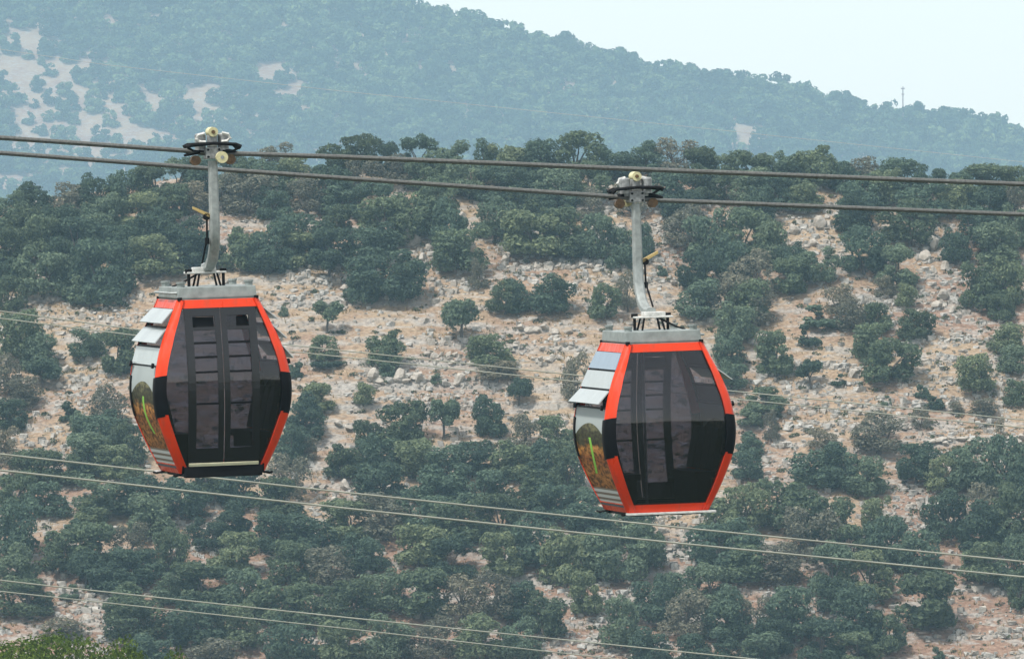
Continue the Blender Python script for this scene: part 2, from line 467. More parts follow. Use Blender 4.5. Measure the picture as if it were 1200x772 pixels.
def face(side, off=0.0):
    """surface of the front (-1) or back (+1) of the shell"""
    def fn(a, t):
        h = hx(t); bow = 0.03 * (1 - min(1, (a / h) ** 2))
        e = 0.01; dn = (hy(min(1, t + e)) - hy(max(0, t - e))) / ((min(1, t + e) - max(0, t - e)) * HCAB)
        n = Vector((0, side, -dn)).normalized()
        return Vector((a, side * (hy(t) + bow), t * HCAB)) + n * off, n
    return fn
def flank(side, off=0.0):
    def fn(a, t):
        e = 0.01; dn = (hx(min(1, t + e)) - hx(max(0, t - e))) / ((min(1, t + e) - max(0, t - e)) * HCAB)
        n = Vector((side, 0, -dn)).normalized()
        return Vector((side * hx(t), a, t * HCAB)) + n * off, n
    return fn
lin = lambda a, b, n: [a + (b - a) * i / (n - 1) for i in range(n)]

def gondola(name, label, group, flaps_a, flaps_b, vents, G, blue=None):
    """front (-y) carries the doors, the hanger arm stands on the front side; origin at the cabin floor"""
    root = empty(name)
    tag(root, label, 'cable car', group)
    YO = -0.60
    # corner posts and bumpers
    def corner(sx, sy, t0, t1, proud, wf, ws, n=18, slant=0.0):
        secs = []
        for t in lin(t0, t1, n):
            X, Y, r = hx(t), hy(t), 0.075
            w = wf(t); q = []
            def zz(k): return t * HCAB + slant * (k - 0.5)
            q.append((X - w, Y + proud + .028))
            for k in range(5):
                a = R(90 - 90 * k / 4)
                q.append((X - r + (r + proud) * math.cos(a), Y - r + (r + proud) * math.sin(a)))
            q.append((X + proud, Y - ws)); q.append((X - .035, Y - ws)); q.append((X - .055, Y - .055)); q.append((X - w, Y - .035))
            nq = len(q)
            secs.append([(sx * a, sy * b, t * HCAB + slant * (0.5 - j / nq)) for j, (a, b) in enumerate(q)])
        mb = MB(); mb.sweep(secs); return mb
    for sx in (-1, 1):
        for sy in (-1, 1):
            corner(sx, sy, .0, .345, .012, postw, .055).build('lower_corner_post', M['orange'], root, True)
            corner(sx, sy, .545, 1.0, .012, postw, .055, 24).build('upper_corner_post', M['orange'], root, True)
            corner(sx, sy, .325, .56, .020, lambda t: .125, .13, 12, 0.06).build('corner_bumper', M['black_rubber'], root, True)
    # rails round the top and the foot of the shell
    for s in (-1, 1):
        w = lambda t: hx(t) - postw(t) + .01
        mb = MB(); mb.grid(face(s, .006), lin(-hx(.97) + .05, hx(.97) - .05, 6), lin(.952, 1.0, 4), .04); mb.build('roof_rail', M['orange'], root)
        mb = MB(); mb.grid(face(s, .006), lin(-.52, .52, 6), lin(0.0, .045, 3), .04); mb.build('foot_rail', M['orange'] if s > 0 else M['black'], root)
        mb = MB(); mb.grid(flank(s, .004), lin(-.66, .66, 6), lin(.952, 1.0, 4), .04); mb.build('roof_rail', M['orange'], root)
        mb = MB(); mb.grid(flank(s, .004), lin(-.62, .62, 6), lin(0.0, .05, 3), .04); mb.build('foot_rail', M['orange'], root)
    # roof, floor, benches
    b = MB(); b.box(-.50, .50, -.67, .67, 2.165, 2.205); b.build('roof', M['grey'], root)
    b = MB(); b.box(-.50, .50, -.62, .62, .01, .07); b.build('floor', M['black'], root)
    for s in (-1, 1):
        b = MB(); b.box(s * .36, s * .62, -.66, .66, .42, .50); b.box(s * .40, s * .58, -.6, .6, .07, .42)
        bench = b.build('bench', M['seat'], root)
        for k in range(4):
            y0 = -.66 + k * .335
            b = MB(); b.sweep([[(s * .66, y0, .52), (s * .66, y0 + .30, .52), (s * .58, y0 + .30, .52), (s * .58, y0, .52)],
                               [(s * .74, y0, .95), (s * .74, y0 + .30, .95), (s * .67, y0 + .30, .95), (s * .67, y0, .95)],
                               [(s * .75, y0 + .05, 1.06), (s * .75, y0 + .25, 1.06), (s * .70, y0 + .25, 1.06), (s * .70, y0 + .05, 1.06)]])
            b.build('backrest', M['seat'], bench)
    b = MB(); b.tube([(0.12, 0.0, .07), (0.12, 0.0, 2.165)], .018, 8); b.build('grab_pole', M['galv'], root)
    # back: one curved tinted window
    def fill(side, x0, x1, t0, t1, n=14, nu=5, off=0.0, th=.012):
        mb = MB(); ts = lin(t0, t1, n)
        f = face(side, off)
        g = lambda u, t: f(x0(t) + (x1(t) - x0(t)) * u, t)
        return mb.grid(g, lin(0, 1, nu), ts, th)
    inner = lambda t: hx(t) - postw(t) + .02
    fill(1, lambda t: -inner(t), inner, .04, .957, 22, 9).build('rear_window', M['tint'], root, True)
    # front: two side lights and a pair of doors
    DW = .452
    for s in (-1, 1):
        fill(-1, lambda t: s * DW, lambda t: s * max(inner(t), DW + .004), .04, .935, 20, 4).build('side_window', M['tint'], root, True)
        door = fill(-1, lambda t: s * .006, lambda t: s * .075, .052, .95, 22, 2, .012, .035)
        for (ua, ub, ta, tb) in ((.355, DW, .052, .95), (.075, .355, .905, .95), (.075, .355, .825, .842), (.075, .355, .052, .145)):
            mb = fill(-1, lambda t: s * ua, lambda t: s * ub, ta, tb, 22 if tb - ta > .5 else 4, 3, .012, .035)
            door.add(mb.v, mb.f)
        d = door.build('door', M['door_frame'], root)
        fill(-1, lambda t: s * .075, lambda t: s * .355, .145, .825, 18, 4, -.004, .010).build('pane', M['tint'], d, True)
        for zr_ in (1.655, 1.475, 1.285, .885):
            t = zr_ / HCAB
            fill(-1, lambda t: s * .075, lambda t: s * .355, t - .006, t + .006, 2, 3, .008, .022).build('guard_rail', M['black'], d)
        v = vents[0 if s < 0 else 1]
        vb = MB(); vb = fill(-1, lambda t: s * .075, lambda t: s * .355, .842, .905, 3, 3, -.05, .008)
        vb.build('vent_recess', M['black'], d)
        if v:
            xa, xb = (.075, .20)
            fill(-1, lambda t: s * xa, lambda t: s * xb, .842, .905, 3, 3, -.012, .008).build('sliding_vent_pane', M['tint'], d)
    b = MB(); b.grid(face(-1, .030), lin(-.44, .44, 7), lin(.044, .060, 3), .03); b.build('threshold_strip', M['cream'], root)
    b = MB(); b.box(-.49, .49, -.715, -.60, -.055, .085); b.build('door_sill', M['black'], root, bevel=.012)
    b = MB(); b.box(-.60, .56, .60, .76, -.032, -.004); b.build('rear_step_bar', M['white'], root, bevel=.006)
    b = MB(); b.box(-.46, .46, -.60, .60, -.05, .0); b.build('underframe', M['black'], root)
    for sx in (-1, 1):
        for sy in (-1, 1):
            b = MB(); b.tube([(sx * .50, sy * .56, -.01), (sx * .60, sy * .60, -.03), (sx * .62, sy * .66, -.02)], .016, 6); b.build('guide_hook', M['black'], root)
    # ends: printed film below, three vent flaps above
    TS = [.955, .845, .735, .625]
    for s, fl in ((-1, flaps_a), (1, flaps_b)):
        ymax = lambda t: hy(t) - .05
        f = flank(s, 0.0)
        mb = MB(); mb.grid(lambda u, t: f(ymax(t) * u, t), lin(-1, 1, 9), lin(.045, .62, 18), .015); mb.build('end_panel', M['print'], root, True)
        fr = MB()
        for t in TS:
            f2 = flank(s, .0); mm = MB(); mm.grid(lambda u, t: f2(ymax(t) * u, t), lin(-1, 1, 5), lin(t - .006, t + .006, 2), .03); fr.add(mm.v, mm.f)
        for q in (-1, 1):
            mm = MB(); mm.grid(lambda u, t: f2(q * (ymax(t) - .035 * u), t), lin(0, 1, 2), lin(.625, .955, 8), .03); fr.add(mm.v, mm.f)
        fr.build('vent_frame', M['black'], root)
        for k in range(3):
            ta, tb = TS[k], TS[k + 1]
            p0, n0 = flank(s, .018)(0, ta - .008); p1, n1 = flank(s, .018)(0, tb + .004)
            L = (p1 - p0).length; base = math.atan2(s * (p1.x - p0.x), -(p1.z - p0.z))
            ang = base + R(fl[k]); d = Vector((s * math.sin(ang), 0, -math.cos(ang))); nn = Vector((s * math.cos(ang), 0, math.sin(ang)))
            w0, w1 = ymax(ta) - .01, ymax(tb) - .01
            mb = MB(); mb.grid(lambda u, v: (p0 + d * (L * v) + Vector((0, u * (w0 + (w1 - w0) * v), 0)), nn), lin(-1, 1, 5), lin(0, 1, 4), .012)
            fo = mb.build('vent_flap', M['flap_sky_painted'] if blue == (s, k) else M['flap'], root)
            if blue == (s, k): fo['label'] = 'vent flap with a blue sky reflection painted in'
        for q in (-1, 1):
            c, n_ = flank(s, .03)(q * .72, .585 + .04)
            mb = MB(); mb.cyl(c, c + n_ * .03, .035, 10); mb.build('window_latch', M['black'], root)
    # roof platform
    b = MB(); b.sweep([[(-.47, -.63, 2.205), (.47, -.63, 2.205), (.47, .63, 2.205), (-.47, .63, 2.205)],
                       [(-.50, -.64, 2.225), (.50, -.64, 2.225), (.50, .64, 2.225), (-.50, .64, 2.225)],
                       [(-.49, -.62, 2.36), (.49, -.62, 2.36), (.49, .62, 2.36), (-.49, .62, 2.36)]])
    plat = b.build('roof_platform', M['grey'], root, bevel=.01)
    for sx in (-1, 1):
        for sy in (-1, 1):
            b = MB(); b.cyl((sx * .43, sy * .50, 2.36), (sx * .43, sy * .50, 2.405), .05, 10); b.cyl((sx * .43, sy * .50, 2.405), (sx * .43, sy * .50, 2.43), .06, 10)
            b.build('rubber_buffer', M['grey'], plat)
            b = MB(); b.cyl((sx * .485, sy * .675, 2.195), (sx * .485, sy * .675, 2.235), .03, 8); b.build('corner_bolt', M['black'], root)
    for sy in (-1, 1):
        b = MB(); b.tube([(-.49, sy * .55, 2.29), (-.56, sy * .50, 2.29), (-.56, sy * .12, 2.29), (-.49, sy * .07, 2.29)], .018, 6); b.build('roof_handrail', M['galv'], root)
    # suspension frame between the platform and the arm
    for sx in (-1, 1):
        for sy in (-1, 1):
            b = MB(); b.tube([(sx * .15, sy * .13, 2.355), (sx * .11, sy * .10, 2.53)], .014, 6); b.build('suspension_leg', M['black'], root)
    for sx in (-.24, .20):
        b = MB(); b.cyl((sx, -.06, 2.35), (sx, -.06, 2.56), .02, 8); b.cyl((sx, -.06, 2.53), (sx, -.06, 2.58), .045, 8); b.build('damper', M['black'], root)
    b = MB(); b.tube([(-.03, .1, 2.55), (-.12, .1, 2.50), (-.30, .12, 2.40), (-.42, .14, 2.36)], .014, 6); b.build('door_cable', M['black'], root)
    b = MB(); b.box(-.27, .23, -.13, .13, 2.52, 2.545); b.box(-.17, .10, -.12, .12, 2.545, 2.60); b.build('suspension_bracket', M['white'], root, bevel=.01)
    # hanger arm
    path = [(.03, 2.60), (-.10, 2.60), (-.26, 2.63), (-.41, 2.71), (-.52, 2.84), (-.575, 2.98), (-.597, 3.12), (YO, 3.30), (YO, 3.60), (YO, G - .08)]
    secs = []
    for i, (y, z) in enumerate(path):
        a = Vector((0, *path[max(0, i - 1)])); c = Vector((0, *path[min(len(path) - 1, i + 1)])); d = (c - a).normalized(); n_ = Vector((0, -d.z, d.y))
        w = .062 if i < 7 else .062 - .008 * (i - 6) / 3; h = .055; p = Vector((0, y, z)); q = []
        for (ux, un) in ((-1, -.6), (-.6, -1), (.6, -1), (1, -.6), (1, .6), (.6, 1), (-.6, 1), (-1, .6)): q.append(p + Vector((ux * w, 0, 0)) + n_ * (un * h))
        secs.append(q)
    b = MB(); b.sweep(secs); b.build('hanger_arm', M['galv'], root, True)
    b = MB(); b.sweep([[(-.05, YO - .03, 3.23), (-.05, YO + .03, 3.23), (-.05, YO + .03, 3.28), (-.05, YO - .03, 3.28)],
                       [(-.27, YO - .03, 3.35), (-.27, YO + .03, 3.35), (-.27, YO + .03, 3.385), (-.27, YO - .03, 3.385)]])
    b.build('release_lever', M['yellow'], root)
    b = MB(); b.tube([(-.095, YO, 3.25), (-.10, YO, 3.0), (-.105, YO + .05, 2.9), (-.11, YO + .3, 2.66)], .013, 6)
    b.cyl((-.10, YO - .03, 3.25), (-.10, YO + .03, 3.25), .045, 10); b.cyl((-.10, YO, 2.98), (-.10, YO, 2.90), .03, 8); b.build('control_rod', M['black'], root)
    # grip on the cable
    b = MB(); b.box(-.10, .10, YO - .085, YO + .085, G - .06, G + .09); b.box(-.055, .055, YO - .07, YO + .07, G + .09, G + .25); b.box(-.16, .16, YO - .05, YO + .05, G + .02, G + .07); grip = b.build('grip_body', M['canister'], root, bevel=.012)
    for bx in (-.07, .07):
        for bz in (-.03, .06):
            b = MB(); b.cyl((bx, YO - .10, G + bz), (bx, YO + .10, G + bz), .016, 6); b.build('grip_bolt', M['black'], grip)
    for q in (-.10, .11):
        b = MB(); b.tube([(-.34, YO + q, G + .10), (-.29, YO + q, G + .125), (0, YO + q, G + .14), (.28, YO + q, G + .12), (.34, YO + q, G + .08)], [.03, .028, .020, .022, .034], 8); b.build('grip_lever', M['black'], grip)
    b = MB(); b.tube([(-.36, YO, G - .005), (-.2, YO, G + .035), (.2, YO, G + .035), (.36, YO, G - .005)], [.015, .034, .034, .015], 8); b.build('grip_jaw', M['black'], grip)
    b = MB(); b.tube([(-.34, YO - .10, G + .10), (-.25, YO - .08, G + .05), (-.12, YO - .06, G + .04)], .016, 6); b.build('lever_link', M['black'], grip)
    b = MB(); b.tube([(.34, YO - .10, G + .08), (.25, YO - .08, G + .04), (.12, YO - .06, G + .04)], .016, 6); b.build('lever_link', M['black'], grip)
    for sx in (-1, 1):
        b = MB(); c = (sx * .145, YO + .02, 0)
        b.tube([(c[0], c[1], G + .06), (c[0], c[1], G + .25), (c[0], c[1], G + .27)], [.07, .07, .05], 14); can = b.build('spring_canister', M['canister'], grip, True)
        b = MB(); b.tube([(sx * .11, YO - .09, G + .27), (sx * .19, YO - .09, G + .25), (sx * .215, YO - .09, G + .20), (sx * .17, YO - .09, G + .165), (sx * .10, YO - .09, G + .16)], .022, 6); b.build('spring_clip', M['white'], can)
        b = MB(); c = (sx * .22, YO, G - .070); b.ring(c, .024, .064, -.05, .05); b.cyl((c[0], YO - .055, c[2]), (c[0], YO + .055, c[2]), .03, 10); b.build('grip_roller', M['brown'], grip)
    b = MB(); b.ring((0, YO, G + .285), .025, .062, -.10, .10); top = b.build('top_roller', M['ivory'], grip)
    b = MB(); b.cyl((0, YO - .12, G + .285), (0, YO + .12, G + .285), .022, 8); b.build('axle', M['brown'], top)
    b = MB(); b.ring((.085, YO - .16, G - .04), .022, .074, -.035, .035); fr_ = b.build('front_roller', M['ivory'], grip)
    b = MB(); b.cyl((.085, YO - .20, G - .04), (.085, YO - .06, G - .04), .024, 8); b.build('axle', M['canister'], fr_)
    return root

YAW, ROLL = R(13.4), R(-1.7)
YO_ = -0.60
def place_gondola(root, px, row, depth, turned, gz):
    gpos = Vector((depth * (px - 600) / F, depth, depth * (HZ - row) / F))
    rot = Matrix.Rotation(ROLL, 4, 'Y') @ Matrix.Rotation(YAW + (math.pi if turned else 0), 4, 'Z')
    root.matrix_world = Matrix.Translation(gpos) @ rot @ Matrix.Diagonal((1, 1, 0.977, 1)) @ Matrix.Translation((0, -YO_, -gz))
    return gpos

car_group = 'cable car cabins hanging over the slope'
g1 = gondola('cable_car', 'orange cabin with its glazed double doors facing us, under the upper rope', car_group, (20, 20, 0), (24, 24, 24), (False, True), 4.038)
P1 = place_gondola(g1, 249, 181, 106.0, False, 4.038)
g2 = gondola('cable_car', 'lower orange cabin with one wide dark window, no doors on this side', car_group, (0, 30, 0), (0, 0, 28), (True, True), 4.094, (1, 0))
P2 = place_gondola(g2, 745, 232, 110.2, True, 4.094)

# ------------------------------------------------------------------ ropes and wires
def wire(name, label, group, pts, depth_fn, rad, mat, n=8, cat='cable'):
    """pts: photograph pixels; depth_fn: pixel column -> distance"""
    pts = [(-800, pts[0][1] - (pts[1][1] - pts[0][1]) / (pts[1][0] - pts[0][0]) * (pts[0][0] + 800))] + pts
    a, b = pts[-2], pts[-1]
    pts = pts + [(2000, b[1] + (b[1] - a[1]) / (b[0] - a[0]) * (2000 - b[0]))]
    xs = [p[0] for p in pts]; ys = [p[1] for p in pts]
    P = []
    cols_ = sorted(set(list(np.linspace(-800, 2000, 113)) + xs))
    for c in cols_:
        r = float(np.interp(c, xs, ys)); d = depth_fn(c); P.append((d * (c - 600) / F, d, d * (HZ - r) / F))
    b = MB(); b.tube(P, rad, n)
    return tag(b.build(name, mat, None, True), label, cat, group)
def rope_depth(P):
    def fn(c):
        k = (c - 600) / F      # ray meets the vertical plane of the rope
        return (P.y - P.x * math.tan(YAW)) / (1 - k * math.tan(YAW))
    return fn
rg = 'haul ropes of the cable car'
wire('haul_rope', 'dark steel rope that carries the left cabin, passing above the other grip', rg, [(0, 161.5), (215, 176.5), (250, 181), (285, 180.3), (400, 184), (800, 200.5), (1200, 216)], rope_depth(P1), .030, M['cable'])
wire('haul_rope', 'dark steel rope that carries the right cabin, passing behind the left hanger arm', rg, [(0, 179.3), (250, 198), (400, 208.7), (720, 230.5), (746, 233), (775, 234.8), (1200, 251.5)], rope_depth(P2), .029, M['cable'])
wg = 'pale wires crossing the valley'
cd = lambda d: (lambda c: d + (c - 600) * 0.012)
wire('overhead_wire', 'pale thin wire crossing behind both cabins, upper of that pair', wg, [(0, 364.5), (151, 385), (361, 406.6), (680, 440), (857, 458), (1200, 492)], cd(190), .0150, M['wire'], 6)
wire('overhead_wire', 'pale thin wire crossing behind both cabins, lower of that pair', wg, [(0, 373), (151, 392), (362, 414), (680, 447.6), (857, 467), (1200, 501)], cd(192), .0150, M['wire'], 6)
wire('overhead_wire', 'pale wire passing close under the left cabin, touching its lower edge in view', wg, [(0, 532), (210, 555.5), (400, 576.5), (776, 616), (1200, 658)], cd(140), .0165, M['wire'], 6)
wire('overhead_wire', 'brightest pale wire, just below the one touching the left cabin', wg, [(0, 551), (400, 595), (800, 637), (1200, 676)], cd(138), .0175, M['wire'], 6)
wire('overhead_wire', 'lowest pair of pale wires, the upper one', wg, [(0, 680), (61, 687), (400, 723), (800, 764), (900, 774)], cd(165), .0150, M['wire'], 6)
wire('overhead_wire', 'lowest pair of pale wires, the lower and fainter one', wg, [(0, 693), (400, 736), (651, 764.5), (800, 781)], cd(168), .0125, M['wire'], 6)
wire('overhead_wire', 'faint wire high across the hazy far hill', wg, [(0, 58), (123, 76), (400, 107), (800, 148), (1200, 190)], cd(900), .030, M['mast_grey'], 6)

# ------------------------------------------------------------------ trees of the near hillside
def crown_mesh(name, seed, mat, n=3400, leaf=.050, base=.10, lobes=16, flat=1.0):
    """a unit crown (about 1 m across): many small leaf sprays over irregular lobes"""
    rng = np.random.default_rng(seed)
    C, Rr = [], []
    lobes = max(6, int(lobes * rng.uniform(.65, 1.35))); sx_, sy_ = rng.uniform(.8, 1.25, 2); lx, ly = rng.uniform(-.12, .12, 2)
    for k in range(lobes):
        a = rng.uniform(0, 2 * math.pi); u = rng.uniform(0, 1)
        zc = base + .15 + (.70 - base) * (u ** .8)
        rad = .36 * math.sqrt(max(.06, 1 - ((zc - (base + .36)) / (.60)) ** 2)) * math.sqrt(rng.uniform(.15, 1.0))
        C.append((rad * math.cos(a) * sx_ + lx * zc, rad * math.sin(a) * sy_ + ly * zc, zc * flat)); Rr.append(rng.uniform(.085, .21))
    if base < .2:                       # a skirt of low lobes: these oaks are leafy almost to the ground
        for k in range(6):
            a = k * 1.047 + rng.uniform(-.4, .4); C.append((.27 * sx_ * math.cos(a), .27 * sy_ * math.sin(a), base + rng.uniform(.10, .2))); Rr.append(rng.uniform(.13, .19))
    lobes = len(C)
    C = np.array(C); Rr = np.array(Rr)
    per = rng.choice(lobes, n * 2, p=Rr ** 2 / (Rr ** 2).sum())
    d = rng.normal(size=(n * 2, 3)); d[:, 2] += .25; d /= np.linalg.norm(d, axis=1)[:, None]
    lump = 1 + .22 * np.sin(d[:, 0] * 7 + per) * np.sin(d[:, 1] * 6 + per * 2) + .14 * np.sin(d[:, 2] * 9 + per)
    rr = Rr[per] * lump * (1 - .30 * rng.uniform(0, 1, n * 2) ** 2) * np.where(rng.uniform(0, 1, n * 2) < .06, 1.18, 1.0)
    P = C[per] + d * rr[:, None] * np.array([1, 1, .85])
    dist = np.linalg.norm(P[:, None] - C[None], axis=2) / Rr[None]
    dist[np.arange(len(P)), per] = 9
    keep = (dist.min(1) > .72) & (P[:, 2] > base * .6)
    P, d = P[keep][:n], d[keep][:n]; m = len(P)
    nrm = d + rng.normal(size=(m, 3)) * .38; nrm /= np.linalg.norm(nrm, axis=1)[:, None]
    t = np.cross(nrm, rng.normal(size=(m, 3))); t /= np.linalg.norm(t, axis=1)[:, None]; b = np.cross(nrm, t)
    s = leaf * rng.uniform(.55, 1.25, m)[:, None]
    droop = nrm * s * .25
    V = np.stack([P - t * s * .8, P + b * s * .42 - droop * 0 + droop, P + t * s * .8, P - b * s * .42 + droop], 1).reshape(-1, 3)
    Fq = np.arange(m * 4).reshape(m, 4)
    me = mesh_np(name, V, Fq, mat)
    return me, C, Rr

def trunk_mesh(name, seed, C, Rr, fork, thick=.034):
    rng = random.Random(seed); mb = MB()
    lean = rng.uniform(-.04, .04); f = Vector((lean, rng.uniform(-.03, .03), fork))
    mb.tube([(0, 0, -.25), (0, 0, 0), (lean * .4, 0, fork * .5), f], [thick * 1.6, thick * 1.35, thick, thick * .85], 7)
    order = sorted(range(len(C)), key=lambda k: -Rr[k])[:7]
    for k in order:
        c = Vector(C[k]); mid = f.lerp(c, .5) + Vector((rng.uniform(-.04, .04), rng.uniform(-.04, .04), .03))
        mb.tube([f, mid, c], [thick * .7, thick * .42, thick * .12], 5)
    me = bpy.data.meshes.new(name); me.from_pydata([tuple(v) for v in mb.v], [], mb.f); me.materials.append(M['bark'])
    return me

KIND = {}
def add_kind(key, mat, count, **kw):
    KIND[key] = []
    for k in range(count):
        base = kw.get('base', .10)
        cm, C, Rr = crown_mesh('oak_crown', hash(key) % 1 + sum(map(ord, key)) * 31 + k * 7, mat, **kw)
        tm = trunk_mesh('oak_trunk', k, C, Rr, max(.10, base + .10))
        KIND[key].append((cm, tm, cm_dim(cm)))
def cm_dim(me):
    co = np.empty(len(me.vertices) * 3, np.float32); me.vertices.foreach_get('co', co); co = co.reshape(-1, 3)
    return float(np.ptp(co[:, 0]) + np.ptp(co[:, 1])) / 2, float(co[:, 2].max())
add_kind('d', M['leaf_dark'], 10, base=.04)
add_kind('m', M['leaf_mid'], 9, base=.05)
add_kind('g', M['leaf_grey'], 4, base=.05, n=2600, leaf=.042)
add_kind('t', M['leaf_dark'], 5, base=.26, lobes=13)
add_kind('s', M['leaf_dark'], 3, base=.0, n=900, leaf=.10, lobes=9)

rnd = random.Random(11)
def plant(name, px, py, w, h, key, label, cat, group):
    """px,py: centre of the crown in the photograph; w,h: its size there. Stands on the hillside below."""
    base_row = py + h * .5
    x, y, z = on_mid(px, base_row)
    s = y / F
    root = empty(name, (x, y, z - .05), rnd.uniform(0, 6.28))
    tag(root, label, cat, group)
    cm, tm, (dw, dh) = rnd.choice(KIND[key])
    sc = (w * s / dw * 1.07, w * s / dw * 1.07, h * s / dh * 1.10)
    c = link('crown', cm, root); c.scale = sc; t = link('trunk', tm, root); t.scale = sc
    return root

